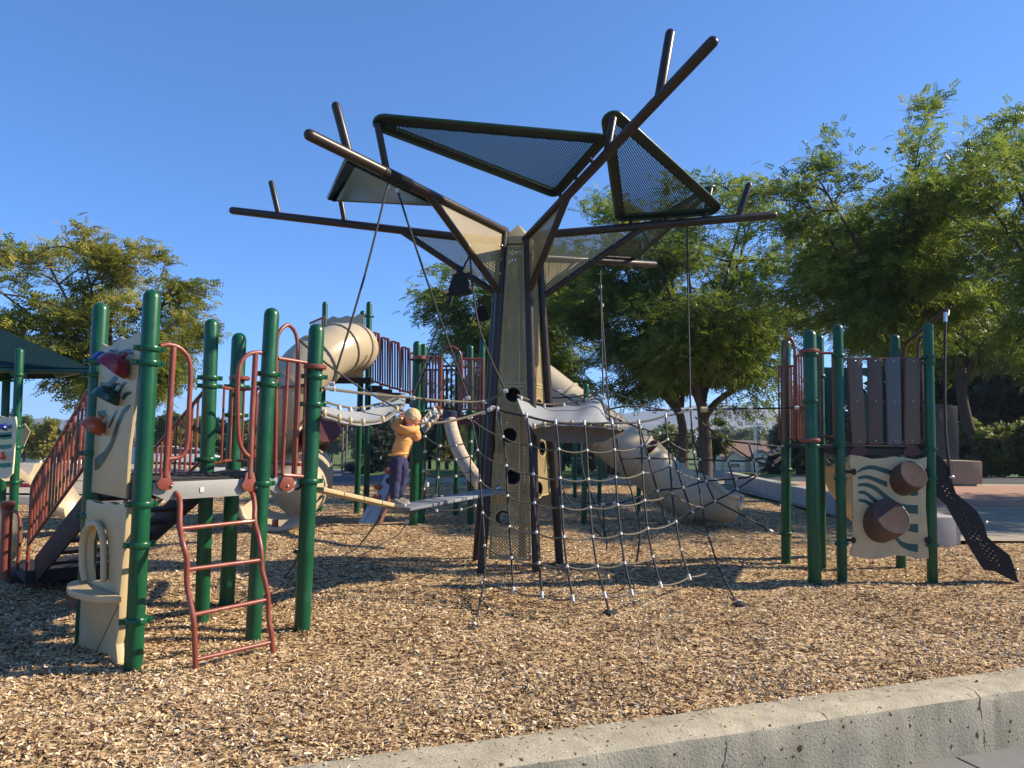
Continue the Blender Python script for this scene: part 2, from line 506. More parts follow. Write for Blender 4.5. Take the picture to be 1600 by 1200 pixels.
CHIPS = chip_material('wood_chip_bed', False)
CHIPG = chip_material('loose_wood_chip', True)
LAWN = nmat('lawn', (0.055, 0.095, 0.018), 0.9, col2=(0.13, 0.17, 0.035), vscale=1.2, bump=0.6, bscale=40, spec=0.1)
EARTH = nmat('dry_earth', (0.10, 0.085, 0.055), 0.95, col2=(0.16, 0.13, 0.085), vscale=0.7, bump=0.3, bscale=20, spec=0.1)
ASPH = nmat('asphalt', (0.075, 0.077, 0.083), 0.85, var=0.15, vscale=2, bump=0.2, bscale=120, spec=0.2)
PAVE = nmat('pale_pavement', (0.37, 0.32, 0.25), 0.85, var=0.16, vscale=1.1, bump=0.15, bscale=90, spec=0.15)
def slab_joints(m):
    nt = m.node_tree; b = nt.nodes['Principled BSDF']; tc = nt.nodes.new('ShaderNodeTexCoord')
    br = nt.nodes.new('ShaderNodeTexBrick'); br.inputs['Scale'].default_value = .42; br.offset = 0.0
    br.inputs['Color1'].default_value = (1, 1, 1, 1); br.inputs['Color2'].default_value = (.86, .86, .86, 1); br.inputs['Mortar'].default_value = (.35, .33, .3, 1); br.inputs['Mortar Size'].default_value = .006
    br.inputs['Row Height'].default_value = .5
    nt.links.new(tc.outputs['Object'], br.inputs['Vector'])
    mx = nt.nodes.new('ShaderNodeMix'); mx.data_type = 'RGBA'; mx.blend_type = 'MULTIPLY'; mx.inputs['Factor'].default_value = 1
    src = b.inputs['Base Color'].links[0].from_socket
    nt.links.new(src, mx.inputs[6]); nt.links.new(br.outputs['Color'], mx.inputs[7]); nt.links.new(mx.outputs[2], b.inputs['Base Color'])
slab_joints(PAVE)
ROADL = nmat('white_road_paint', (0.7, 0.7, 0.68), 0.7, var=0.08)
REDPAINT = nmat('red_kerb_paint', (0.42, 0.04, 0.035), 0.6, var=0.1)
WHITEPAINT = nmat('white_wall_paint', (0.72, 0.71, 0.68), 0.7, var=0.05)

def concrete(name, c, pits=True):
    m = nmat(name, tuple(k * 0.86 for k in c), 0.85, col2=tuple(k * 1.12 for k in c), vscale=2.6, bump=0.35, bscale=70, spec=0.2)
    nt = m.node_tree; b = nt.nodes['Principled BSDF']
    tc = nt.nodes.new('ShaderNodeTexCoord')
    # pocks: small air holes of uneven size, only where a broad noise is high
    nd = nt.nodes.new('ShaderNodeTexNoise'); nd.inputs['Scale'].default_value = 38; nd.inputs['Detail'].default_value = 3
    nt.links.new(tc.outputs['Object'], nd.inputs['Vector'])
    wv = nt.nodes.new('ShaderNodeMix'); wv.data_type = 'VECTOR'; wv.inputs['Factor'].default_value = .035
    nt.links.new(tc.outputs['Object'], wv.inputs[4]); nt.links.new(nd.outputs['Color'], wv.inputs[5])
    hits = []
    for scl, lo_, mx_ in ((11, .55, .20), (24, .50, .24), (52, .55, .27)):
        vo = nt.nodes.new('ShaderNodeTexVoronoi'); vo.inputs['Scale'].default_value = scl; vo.inputs['Randomness'].default_value = 1
        nt.links.new(wv.outputs[1], vo.inputs['Vector'])
        sp = nt.nodes.new('ShaderNodeSeparateColor'); nt.links.new(vo.outputs['Color'], sp.inputs[0])
        mr = nt.nodes.new('ShaderNodeMapRange'); mr.inputs['From Min'].default_value = lo_; mr.inputs['To Min'].default_value = 0.0; mr.inputs['To Max'].default_value = mx_
        nt.links.new(sp.outputs[0], mr.inputs['Value'])
        l_ = nt.nodes.new('ShaderNodeMath'); l_.operation = 'LESS_THAN'
        nt.links.new(vo.outputs['Distance'], l_.inputs[0]); nt.links.new(mr.outputs[0], l_.inputs[1]); hits.append(l_)
    lt = hits[0]
    for h_ in hits[1:]:
        q_ = nt.nodes.new('ShaderNodeMath'); q_.operation = 'MAXIMUM'; nt.links.new(lt.outputs[0], q_.inputs[0]); nt.links.new(h_.outputs[0], q_.inputs[1]); lt = q_
    # fine speckle of aggregate
    n3 = nt.nodes.new('ShaderNodeTexNoise'); n3.inputs['Scale'].default_value = 170; n3.inputs['Detail'].default_value = 2
    nt.links.new(tc.outputs['Object'], n3.inputs['Vector'])
    r3 = nt.nodes.new('ShaderNodeMapRange'); r3.inputs['From Min'].default_value = .35; r3.inputs['From Max'].default_value = .65; r3.inputs['To Min'].default_value = .72; r3.inputs['To Max'].default_value = 1.15
    nt.links.new(n3.outputs['Fac'], r3.inputs['Value'])
    base = b.inputs['Base Color'].links[0].from_socket
    mul = nt.nodes.new('ShaderNodeMix'); mul.data_type = 'RGBA'; mul.blend_type = 'MULTIPLY'; mul.inputs['Factor'].default_value = 1
    nt.links.new(base, mul.inputs[6]); nt.links.new(r3.outputs[0], mul.inputs[7])
    mx = nt.nodes.new('ShaderNodeMix'); mx.data_type = 'RGBA'; mx.inputs[7].default_value = (c[0] * .16, c[1] * .14, c[2] * .12, 1)
    nt.links.new(lt.outputs[0], mx.inputs['Factor']); nt.links.new(mul.outputs[2], mx.inputs[6])
    nt.links.new(mx.outputs[2], b.inputs['Base Color'])
    return m
CONC = concrete('kerb_concrete', (0.42, 0.37, 0.265))
def kerb_cracks(m):
    """hairline shrinkage cracks across the kerb and stains that run down from its edge"""
    nt = m.node_tree; b = nt.nodes['Principled BSDF']; L = nt.links
    def mth(op, a, bb=None):
        n = nt.nodes.new('ShaderNodeMath'); n.operation = op
        for i, x in enumerate((a, bb)):
            if x is None: continue
            if isinstance(x, (int, float)): n.inputs[i].default_value = x
            else: L.new(x, n.inputs[i])
        return n.outputs[0]
    tc = nt.nodes.new('ShaderNodeTexCoord'); dt = nt.nodes.new('ShaderNodeVectorMath'); dt.operation = 'DOT_PRODUCT'
    L.new(tc.outputs['Object'], dt.inputs[0]); dt.inputs[1].default_value = tuple(CDIR)
    s0 = mth('SUBTRACT', dt.outputs['Value'], CP0.dot(CDIR))
    nz = nt.nodes.new('ShaderNodeTexNoise'); nz.inputs['Scale'].default_value = 7; nz.inputs['Detail'].default_value = 5
    L.new(tc.outputs['Object'], nz.inputs['Vector'])
    sw = mth('ADD', s0, mth('MULTIPLY', mth('SUBTRACT', nz.outputs['Fac'], .5), .13))
    n2 = nt.nodes.new('ShaderNodeTexNoise'); n2.inputs['Scale'].default_value = 11; L.new(tc.outputs['Object'], n2.inputs['Vector'])
    wid = mth('MULTIPLY', mth('SUBTRACT', n2.outputs['Fac'], .42), .026)
    tot = None
    for j, k in ((-1.2, .6), (-.42, .7), (.78, 1.0), (1.52, .8), (2.17, 1.0), (3.34, 1.3), (4.6, 1)):
        c = mth('LESS_THAN', mth('ABSOLUTE', mth('SUBTRACT', sw, j)), mth('MULTIPLY', wid, k))
        tot = c if tot is None else mth('MAXIMUM', tot, c)
    mp = nt.nodes.new('ShaderNodeMapping'); mp.inputs['Scale'].default_value = (5, 5, .5); L.new(tc.outputs['Object'], mp.inputs['Vector'])
    n3 = nt.nodes.new('ShaderNodeTexNoise'); n3.inputs['Scale'].default_value = 1.6; n3.inputs['Detail'].default_value = 6; L.new(mp.outputs[0], n3.inputs['Vector'])
    r3 = nt.nodes.new('ShaderNodeMapRange'); r3.inputs['From Min'].default_value = .4; r3.inputs['From Max'].default_value = .7; r3.inputs['To Min'].default_value = 1.05; r3.inputs['To Max'].default_value = .78
    L.new(n3.outputs['Fac'], r3.inputs['Value'])
    src = b.inputs['Base Color'].links[0].from_socket
    m1 = nt.nodes.new('ShaderNodeMix'); m1.data_type = 'RGBA'; m1.blend_type = 'MULTIPLY'; m1.inputs['Factor'].default_value = 1
    L.new(src, m1.inputs[6]); L.new(r3.outputs[0], m1.inputs[7])
    m2 = nt.nodes.new('ShaderNodeMix'); m2.data_type = 'RGBA'; m2.inputs[7].default_value = (.09, .072, .05, 1)
    L.new(tot, m2.inputs['Factor']); L.new(m1.outputs[2], m2.inputs[6]); L.new(m2.outputs[2], b.inputs['Base Color'])
kerb_cracks(CONC)
CONC2 = nmat('wall_concrete', (0.30, 0.285, 0.25), 0.85, col2=(0.40, 0.375, 0.33), vscale=3, bump=0.25, bscale=60, spec=0.2)

# base sheet to the horizon
gx = np.concatenate([np.linspace(-3000, -300, 10), np.linspace(-240, -60, 19), np.linspace(-56, 56, 57), np.linspace(60, 240, 19), np.linspace(300, 3000, 10)])
gy = np.concatenate([np.linspace(-300, -20, 8), np.linspace(-15, 12, 10), np.linspace(13, 30, 18), np.linspace(32, 150, 60), np.linspace(160, 400, 13), np.linspace(500, 2600, 10)])
def basez(x, y): return gz(x, y) - 0.03 - 0.40 * (1 - sst((y - 11) / 4))
def lawn_mat():
    return LAWN
ground = sheet('ground', LAWN, gx, gy, basez)
# wood chip bed
cx = np.arange(-16, 6.75, 0.13); cy = np.arange(0.4, 26.2, 0.13)
def chipkeep(x, y):
    back = np.where(x < -7.5, 15.2 + (x + 16) * 0.2, 25.2 - np.clip((-1.8 - x), 0, 6) * 1.05)
    return (behind_curb(x, y) > 0.24) & (y < back) & (x < np.where(y > 11.2, 6.75, 9))
cx = np.concatenate([cx, np.arange(cx[-1] + 0.13, 22, 0.13)])
def chipkeep2(x, y):
    back = np.where(x < -7.5, 15.2 + (x + 16) * 0.2, 25.2 - np.clip((-1.8 - x), 0, 6) * 1.05)
    right = np.where(y > 11.2, 6.6, 30) 
    return (behind_curb(x, y) > 0.24) & (y < back) & (x < right)
sheet('wood_chip_ground', CHIPS, cx, cy, lambda x, y: bumps(x, y), chipkeep2)

rng = np.random.default_rng(3)
def scatter_chips():
    P_, S_ = [], []
    for (y0, y1, dens, s0, s1) in ((2.6, 5.0, 6000, 0.007, 0.035), (5.0, 7.5, 3200, 0.009, 0.038), (7.5, 11, 1250, 0.012, 0.044), (11, 16, 380, 0.016, 0.052), (16, 25, 110, 0.024, 0.066)):
        xw = 0.80 * y1 + 0.6
        n = int(dens * 2 * xw * (y1 - y0))
        x = rng.uniform(-xw, xw, n); y = rng.uniform(y0, y1, n)
        k = (np.abs(x) < 0.80 * y + 0.6) & (behind_curb(x, y) > 0.252 + rng.uniform(0, .06, n)) & chipkeep2(x, y)
        x, y = x[k], y[k]
        P_.append(np.stack([x, y], -1)); S_.append(rng.uniform(s0, s1, len(x)) * rng.choice([0.7, 1.0, 1.0, 1.25], len(x)))
    # stray chips kicked up onto the kerb
    k_s = rng.uniform(-2, 7, 420); k_d = .33 - np.abs(rng.normal(0, .11, 420)); k_d = np.clip(k_d, .05, .36)
    kx = CP0.x + CDIR.x * k_s - CNRM.x * k_d; ky = CP0.y + CDIR.y * k_s - CNRM.y * k_d
    nk = len(kx); P_.append(np.stack([kx, ky], -1)); S_.append(rng.uniform(.009, .034, nk))
    p = np.concatenate(P_); s = np.concatenate(S_); n = len(p)
    L = s; W = s * rng.uniform(0.18, 0.46, n)
    yaw = rng.uniform(0, 2 * PI, n); pit = rng.normal(0, 0.34, n); rol = rng.normal(0, 0.45, n)
    z = bumps(p[:, 0], p[:, 1]) + rng.uniform(0.001, 0.017, n)
    z[-nk:] = .076 + rng.uniform(0, .006, nk); pit[-nk:] *= .3; rol[-nk:] *= .3
    tap = rng.uniform(0.45, 1.0, (n, 2)); bend = rng.normal(0, 0.08, n)
    # six vertices: two ends and a bent middle
    lx = np.stack([-L / 2, -L / 2, 0 * L, 0 * L, L / 2, L / 2], 1)
    ly = np.stack([-W / 2 * tap[:, 0], W / 2 * tap[:, 0], -W / 2, W / 2, -W / 2 * tap[:, 1], W / 2 * tap[:, 1]], 1)
    lz = np.stack([0 * L, 0 * L, bend * L, bend * L, 0 * L, 0 * L], 1)
    cr, sr = np.cos(rol)[:, None], np.sin(rol)[:, None]
    ly, lz = ly * cr - lz * sr, ly * sr + lz * cr
    cp, sp_ = np.cos(pit)[:, None], np.sin(pit)[:, None]
    lx, lz = lx * cp - lz * sp_, lx * sp_ + lz * cp
    cw, sw = np.cos(yaw)[:, None], np.sin(yaw)[:, None]
    vx = lx * cw - ly * sw + p[:, :1]; vy = lx * sw + ly * cw + p[:, 1:]; vz = lz + z[:, None]
    v = np.stack([vx, vy, vz], -1).reshape(-1, 3)
    i = np.arange(n)[:, None] * 6
    f = np.concatenate([i + np.array([[0, 2, 3, 1]]), i + np.array([[2, 4, 5, 3]])], 0)
    me = bpy.data.meshes.new('wood_chips')
    me.vertices.add(len(v)); me.vertices.foreach_set('co', v.ravel())
    me.loops.add(f.size); me.loops.foreach_set('vertex_index', f.ravel())
    me.polygons.add(len(f)); me.polygons.foreach_set('loop_start', np.arange(len(f)) * 4)
    me.update(calc_edges=True)
    at = me.attributes.new('tint', 'FLOAT', 'POINT')
    t = np.clip(rng.normal(0.57, 0.235, n), 0.03, 1)
    at.data.foreach_set('value', np.repeat(t, 6).astype(np.float32))
    me.materials.append(CHIPG)
    o = bpy.data.objects.new('wood_chips', me); COL.objects.link(o)
    o['kind'] = 'stuff'; o['label'] = 'loose tan and brown wood chips covering the playground'; o['category'] = 'wood chips'
scatter_chips()

# foreground kerb: a low cast wall with a rounded top, cracked at its joints
def foreground_kerb():
    m = MB(); prof = [(-0.34, -0.30), (-0.34, 0.030), (-0.322, 0.060), (-0.29, 0.070), (-0.075, 0.082), (-0.045, 0.078), (-0.004, 0.058), (0.000, 0.03), (0.004, -0.12), (0.008, -0.36)]
    rr = random.Random(4)
    ss = [-4 + 0.05 * i for i in range(220)]
    rows = []
    for s_ in ss:
        row = []
        for k, (d, z) in enumerate(prof):
            w = 0.004 * math.sin(s_ * 7.3 + k) + rr.uniform(-0.0025, 0.0025)
            d2 = d + w if k >= 4 else d
            if k in (5, 6): d2 -= 0.010 * max(0, math.sin(s_ * 3.1) * math.sin(s_ * 8.3 + 1)); 
            z2 = z + (w * 0.7 if 0 < k < 9 else 0)
            row.append(CP0 + CDIR * s_ + CNRM * d2 + Vector((0, 0, z2)))
        rows.append(row)
    m.grid(rows)
    o = m.build('concrete_kerb', CONC, None, ang=28)
    tag(o, 'low pitted pale concrete kerb wall crossing the near right foreground', 'kerb')
foreground_kerb()
# pavement in front of the kerb, slabs with open joints
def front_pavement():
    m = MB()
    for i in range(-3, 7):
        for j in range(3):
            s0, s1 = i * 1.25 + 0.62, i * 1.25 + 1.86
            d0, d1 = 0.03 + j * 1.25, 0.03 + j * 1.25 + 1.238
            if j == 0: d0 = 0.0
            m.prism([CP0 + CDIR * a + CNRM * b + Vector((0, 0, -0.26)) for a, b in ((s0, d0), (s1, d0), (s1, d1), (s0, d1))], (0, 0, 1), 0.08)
    struct(m.build('pavement', nmat('shade_grey_slab', (.17, .168, .162), .85, var=.14, vscale=3, bump=.2, bscale=120, spec=.15), None, bevel=0.006, seg=1))  # slab grey is darkened to stand in for shade lying here
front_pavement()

# right-hand plaza: pale concrete, brick paving, low wall round the chips
def quad(name, mat, pts, dz=0.0, n=24):
    a, b, c, d = [Vector((p[0], p[1], 0)) for p in pts]
    rows = []
    for i in range(n + 1):
        row = []
        for j in range(n + 1):
            p = lerp(lerp(a, b, i / n), lerp(d, c, i / n), j / n)
            row.append(Vector((p.x, p.y, float(gz(p.x, p.y)) + dz)))
        rows.append(row)
    return struct(MB().grid(rows).build(name, mat))
BRICK = nmat('brick_paving', (0.30, 0.15, 0.10), 0.85, col2=(0.42, 0.25, 0.18), vscale=5, spec=0.2)
def brick_nodes(m):
    nt = m.node_tree; b = nt.nodes['Principled BSDF']; tc = nt.nodes.new('ShaderNodeTexCoord')
    br = nt.nodes.new('ShaderNodeTexBrick'); br.inputs['Scale'].default_value = 4.0
    br.inputs['Color1'].default_value = (0.34, 0.17, 0.115, 1); br.inputs['Color2'].default_value = (0.44, 0.27, 0.19, 1); br.inputs['Mortar'].default_value = (0.26, 0.22, 0.19, 1)
    br.inputs['Mortar Size'].default_value = 0.015
    nt.links.new(tc.outputs['Object'], br.inputs['Vector']); nt.links.new(br.outputs['Color'], b.inputs['Base Color'])
brick_nodes(BRICK)
quad('plaza', PAVE, [(6.75, 11.4), (70, 13.4), (70, 27), (6.75, 27)], 0.02)
quad('brick_path', BRICK, [(9.2, 17.4), (60, 17.4), (60, 25.5), (9.2, 25.5)], 0.026)
quad('asphalt_path', ASPH, [(9.0, 26.5), (70, 27.0), (70, 35), (12.0, 31)], 0.030)
def wall_strip(name, a, b, th, z0, z1, mat, label, cat='wall', n=18):
    a = Vector((a[0], a[1], 0)); b = Vector((b[0], b[1], 0)); d = (b - a).normalized(); nn = Vector((d.y, -d.x, 0)) * th
    m = MB(); rows = []
    L = (b - a).length
    for i in range(n + 1):
        p = lerp(a, b, i / n); w = 0.006 * math.sin(i * 2.7)
        rows.append([p + Vector((0, 0, z0)), p + Vector((0, 0, z1 - 0.02 + w)), p + nn * 0.06 + Vector((0, 0, z1 + w)), p + nn * 0.94 + Vector((0, 0, z1 + w)), p + nn + Vector((0, 0, z1 - 0.02 + w)), p + nn + Vector((0, 0, z0))])
    m.grid(rows)
    m.add(rows[0], [list(range(6))]); m.add(rows[-1], [list(range(6))[::-1]])
    return tag(m.build(name, mat), label, cat)
wall_strip('retaining_wall', (6.62, 11.15), (7.35, 24.6), 0.36, -0.2, 0.42, CONC2, 'low grey concrete wall between wood chips and plaza at right')
wall_strip('concrete_kerb', (-3.6, 23.2), (7.2, 24.9), -0.22, -0.2, 0.16, CONC2, 'long low concrete edging at the back of the wood chips, before the lawn', 'kerb')
wall_strip('concrete_kerb', (-26, 13.4), (-7.6, 15.6), -0.25, -0.2, 0.16, CONC2, 'pale low concrete edging behind the small play set at far left', 'kerb')

# back: concrete walk, street, parking
quad('path', PAVE, [(-1.5, 33.5), (40, 33.0), (40, 36.6), (-1.5, 36.6)], 0.03)
quad('path', PAVE, [(3.4, 25.4), (8.0, 25.4), (10.0, 33.2), (4.6, 33.2)], 0.034)
quad('road', ASPH, [(-8.2, 21.5), (-3.6, 21.5), (-15, 97), (-30, 97)], 0.03, 40)
quad('road', ASPH, [(-150, 96), (25, 96), (25, 128), (-150, 128)], 0.034, 40)
quad('road_marking', ROADL, [(-60, 104), (-10, 104), (-10, 105.2), (-60, 105.2)], 0.06, 10)
quad('road_marking', ROADL, [(-38, 126), (-20, 126), (-20, 126.8), (-38, 126.8)], 0.06, 10)
quad('road_marking', ROADL, [(-26.5, 99), (-26, 99), (-24, 103.5), (-24.5, 103.5)], 0.06, 6)
quad('pavement', PAVE, [(-70, 17), (-9.5, 17.5), (-24, 70), (-110, 70)], 0.026, 40)

# ------------------------------------------------------------------ left play structure
def left_structure():
    T = thing('play_structure', 'green and red play deck with bell panel, rung ladder and stairs at left', 'play structure', G(315, 975))
    DZ = 1.25
    r = 0.058
    fl = ppost(T, (208, 1048), (238, 455), r, GREEN, (0.33, 0.83, 1.10, 2.06, 2.16))
    bl = ppost(T, (130, 1005), (158, 475), r, GREEN, (0.42, 0.95, 1.42, 2.02, 2.12))
    m1 = ppost(T, (315, 975), (331, 500), r, GREEN, (1.36, 1.98, 2.05))
    m2 = ppost(T, (354, 945), (374, 522), 0.067, GREEN, (1.75, 2.02))
    m3 = ppost(T, (395, 1003), (425, 483), r, GREEN, (1.2, 1.97, 2.05))
    m4 = ppost(T, (472, 985), (495, 508), 0.064, GREEN, (1.2, 1.83, 2.06))
    # red collars on two posts
    for g, z in ((m4, 2.14), (m2, 2.1)):
        MB().lathe(Vector((g.x + .035, g.y, z)), (0, 0, 1), [(-.02, .06), (-.02, .085), (-.01, .094), (.01, .094), (.02, .085), (.02, .06)], 20).build('collar', RED, T)
    # deck
    out = lambda p, c, k: Vector((p.x + (p.x - c.x) * k, p.y + (p.y - c.y) * k, 0))
    c = (fl + bl + m1 + m3) / 4
    ring = [fl, m3, m4, m2, m1, bl]
    ring = [Vector((p.x + (c.x - p.x) * 0.08, p.y + (c.y - p.y) * 0.08, DZ)) for p in ring]
    dk = MB().prism(ring, (0, 0, 1), 0.03).build('deck', GREYD, T)
    # deck slots as raised ribs
    m = MB()
    for i in range(9):
        t = (i + .5) / 9
        a = lerp(ring[0], ring[5], t); b = lerp(ring[1], ring[4], t)
        d = b - a
        m.tube([a + d * 0.05 + Vector((0, 0, .004)), b - d * 0.05 + Vector((0, 0, .004))], 0.02, 6, sq=0.4)
    m.build('grip_ribs', GREYD, dk)
    # fascia beams
    def fascia(a, b, mat=GREY):
        pl = Plane(a, b); L = pl.len
        if pl.n.y > 0: pl = Plane(b, a)
        o = MB().prism([pl.at(u, z, .0) for u, z in ((.07, DZ - .01), (.07, DZ - .09), (.16, DZ - .135), (L - .16, DZ - .135), (L - .07, DZ - .09), (L - .07, DZ - .01))], pl.n, 0.025).build('fascia', mat, T, bevel=.004)
        return pl
    p1 = fascia(fl, m3); p2 = fascia(m3, m4); fascia(bl, fl, GREYD); fascia(m4, m2, GREYD); fascia(m2, m1, GREYD); fascia(m1, bl, GREYD)
    # small stickers and slots on the front fascia
    mm = MB().box(p1.at(.42, DZ - .075, .004), .03, .004, .035, Matrix.Rotation(math.atan2(p1.u.y, p1.u.x), 3, 'Z'))
    mm.build('sticker', WHITE, T)
    # grab handles: tall D loops either side of the ladder opening
    for (pts, foot) in (([(247, 541), (262, 539), (281, 547), (294, 572), (292, 640), (290, 690), (281, 712), (259, 717)], [(268, 543), (262, 640), (255, 744)]),
                        ([(414, 553), (398, 551), (382, 556), (370, 578), (368, 640), (370, 686), (378, 706), (390, 716)], [(396, 552), (391, 640), (387, 746)])):
        q = [p1.pt(x, y, .03) for x, y in pts]; f = [p1.pt(x, y, .03) for x, y in foot]
        o = MB().tube(spline(q, 5), .0165, 12).tube(f, .021, 12).build('grab_handle', RED, T)
        x, y = foot[-1]
        plate = [(x - 6, y - 8), (x + 6, y - 8), (x + 9, y + 6), (x + 13, y + 13), (x + 9, y + 20), (x, y + 22), (x - 10, y + 19), (x - 14, y + 12), (x - 9, y + 4)]
        MB().prism([p1.pt(a, b, .038) for a, b in plate], p1.n, .012).build('mounting_plate', RED, o, bevel=.003)
        MB().sphere(p1.pt(x + 9, y + 15, .042), .011, nu=10, nv=6).build('bolt', ALU, o)
    # guard rail on the short front side (m3-m4), with its foot plate
    o = MB()
    q = [p2.pt(x, y, .02) for x, y in ((432, 560), (470, 566), (500, 570))]
    o.tube(q, .0165, 12)
    o = o.build('guardrail', RED, T)
    MB().tube([p2.pt(440, 742, .02), p2.pt(480, 745, .02)], .0165, 12).build('bottom_rail', RED, o)
    for (x0, y0, x1, y1) in ((448, 566, 439, 740), (466, 567, 459, 742), (476, 568, 471, 743), (483, 569, 478, 744)):
        MB().tube([p2.pt(x0, y0, .02), p2.pt(x1, y1, .02)], .0135, 10).build('baluster', RED, o)
    x, y = 446, 742
    MB().prism([p2.pt(a, b, .03) for a, b in ((x - 5, y), (x + 6, y), (x + 10, y + 9), (x + 12, y + 18), (x + 4, y + 25), (x - 5, y + 25), (x - 13, y + 18), (x - 9, y + 8))], p2.n, .012).build('mounting_plate', RED, o, bevel=.003)
    MB().sphere(p2.pt(446, 759, .034), .011, nu=10, nv=6).build('bolt', ALU, o)
    # tall red hoop behind
    pl = Plane(m3 + Vector((.12, .15, 0)), m4 + Vector((.1, .3, 0)))
    MB().tube(spline([pl.pt(x, y) for x, y in ((430, 745), (431, 640), (432, 545), (436, 520), (448, 508), (458, 514), (464, 530), (465, 560), (462, 650), (458, 745))], 5), .016, 12).build('hoop', RED, T)
    # back guard (m1-m2) and (m2-m4)
    for a, b, n in ((m1, m2, 3), (m2, m4, 5), (bl, m1, 0)):
        if n: guard(T, lerp(a, b, .08), lerp(a, b, .92), DZ + .08, DZ + .74, n, .016)
    # ladder
    L = [(244, 770), (262, 766), (275, 771), (281, 784), (281, 820), (286, 850), (292, 874), (292, 910), (298, 945), (303, 975), (306, 1056)]
    Rr = [(372, 766), (386, 764), (395, 772), (398, 790), (398, 815), (404, 838), (408, 862), (409, 888), (415, 912), (419, 936), (420, 968), (424, 992), (427, 1026)]
    gl, gr = G(306, 1052), G(427, 1022)
    def dep(y, y0, d0, y1, d1): return d0 + (d1 - d0) * max(0, min(1, (y - y0) / (y1 - y0)))
    yl = p1.pt(275, 770).y; yr = p1.pt(390, 768).y
    lp = [P(x, y, dep(y, 770, yl, 850, gl.y)) for x, y in L]; lp[0].y += .1; lp[1].y += .04
    rp = [P(x, y, dep(y, 768, yr, 850, gr.y)) for x, y in Rr]; rp[0].y += .1; rp[1].y += .04
    lad = MB().tube(spline(lp, 4), .0185, 12).tube(spline(rp, 4), .0185, 12).build('ladder', RED, T)
    for a, b in (((283, 826), (398, 814)), ((292, 890), (408, 875)), ((300, 961), (417, 937)), ((306, 1031), (424, 1003))):
        MB().tube([P(*a, dep(a[1], 770, yl, 850, gl.y)), P(*b, dep(b[1], 768, yr, 850, gr.y))], .0155, 12).build('rung', RED, lad)
    # bell panel between the two left posts
    pp = Plane(bl, fl); n = pp.n
    def edge(poly, k=5): return poly
    top = [(163, 537), (172, 541), (180, 540), (186, 533), (192, 527), (199, 530), (206, 529), (213, 523), (221, 519), (228, 517)]
    poly = [pp.pt(x, y, .02) for x, y in top + [(214, 640), (206, 700), (201, 779), (146, 768), (152, 680), (158, 590)]]
    bp = MB()
    bp.prism(poly, n, .022)
    bp.mi = 1
    def wave(pts, off=.0235): bp.prism([pp.pt(x, y, off) for x, y in pts], n, .006)
    wave([(182, 562), (190, 551), (202, 545), (212, 546), (215, 556), (209, 554), (202, 553), (194, 560), (188, 568)])
    wave([(162, 596), (170, 598), (178, 594), (184, 586), (190, 590), (183, 602), (172, 612), (162, 613)])
    wave([(190, 612), (194, 602), (200, 596), (205, 598), (198, 606), (193, 616)])
    wave([(195, 621), (199, 614), (206, 611), (211, 612), (211, 616), (204, 620), (198, 628)])
    wave([(158, 642), (170, 640), (171, 648), (164, 654), (158, 654)])
    wave([(174, 668), (181, 650), (187, 640), (189, 642), (183, 658), (177, 670)])
    wave([(153, 716), (166, 706), (176, 692), (182, 676), (188, 658), (196, 640), (206, 632), (210, 632), (209, 638), (200, 648), (193, 664), (188, 682), (181, 700), (170, 720), (160, 733), (153, 736)])
    bo = bp.build('bell_panel', [TAN, INLAY], T, bevel=.003)
    for (x, y, ax, rad, mt, nm) in ((187, 549, (.30, .45, -.80), .080, BLUE_B, 'blue hemispherical bell'), (209, 553, (.35, .50, -.75), .112, RED_B, 'red hemispherical bell, the largest'), (191, 601, (.25, .40, -.85), .092, GREEN_B, 'dark green hemispherical bell'), (171, 651, (.40, .45, -.75), .082, ORANGE_B, 'orange hemispherical bell')):
        p0 = pp.pt(x, y, .05); a = (pp.u * -ax[0] + n * ax[1] + Vector((0, 0, ax[2]))).normalized()
        prof = [(0, .016), (.03, .018), (.034, .03)] + [(.034 + rad * .95 * (1 - math.cos(t * PI / 2 / 8)), .03 + (rad - .03) * math.sin(t * PI / 2 / 8)) for t in range(1, 9)]
        prof2 = prof + [(prof[-1][0] + .004, rad + .003), (prof[-1][0] + .006, rad - .006)] + [(h, max(.004, rr_ - .006)) for h, rr_ in prof[::-1][:9]]
        bb = MB().lathe(p0, a, prof2, 24).build('bell', mt, bo); bb['label'] = nm
        MB().tube([pp.pt(x, y - 3, .0), pp.pt(x, y - 1, .02), p0], .008, 8).build('bell_bracket', ALU, bo)
    # edging rail of the panel
    MB().tube([pp.pt(231, 560, .0), pp.pt(222, 665, .0), pp.pt(207, 770, .0)], .012, 8).build('panel_edge', GREEN, T)
    # shop-front panel with arch and counter under the deck
    def fr(u, z, off): return pp.at(u, z, off + .045)
    uvp = lambda pts: [pp.uv(x, y) for x, y in pts]
    outer = uvp([(141, 781), (150, 780), (160, 785), (170, 787), (180, 784), (190, 788), (200, 787), (209, 786), (205, 850), (198, 930), (196, 985), (192, 1005), (195, 1036), (176, 1018), (160, 1018), (148, 1012), (133, 1008), (128, 1000), (134, 990), (136, 900), (140, 830)])
    arch = uvp([(150, 906), (146, 880), (146, 850), (150, 830), (157, 820), (165, 816), (172, 820), (177, 832), (180, 860), (180, 907)])
    sp = MB().plate(outer, [arch], fr, .05).build('shop_front_panel', TAN, T, bevel=.004)
    au = [Vector(pp.at(u, z, .075)) for u, z in arch]
    MB().tube(spline(au, 3), .022, 12).build('arch_moulding', TAN, sp)
    # counter shelf
    u0, z0 = pp.uv(133, 912); u1, z1 = pp.uv(203, 920)
    zc = (z0 + z1) / 2
    sh = [pp.at(u0 + (u1 - u0) * t, zc, .05 + .17 * math.sin(PI * t) ** 0.55) for t in [i / 14 for i in range(15)]]
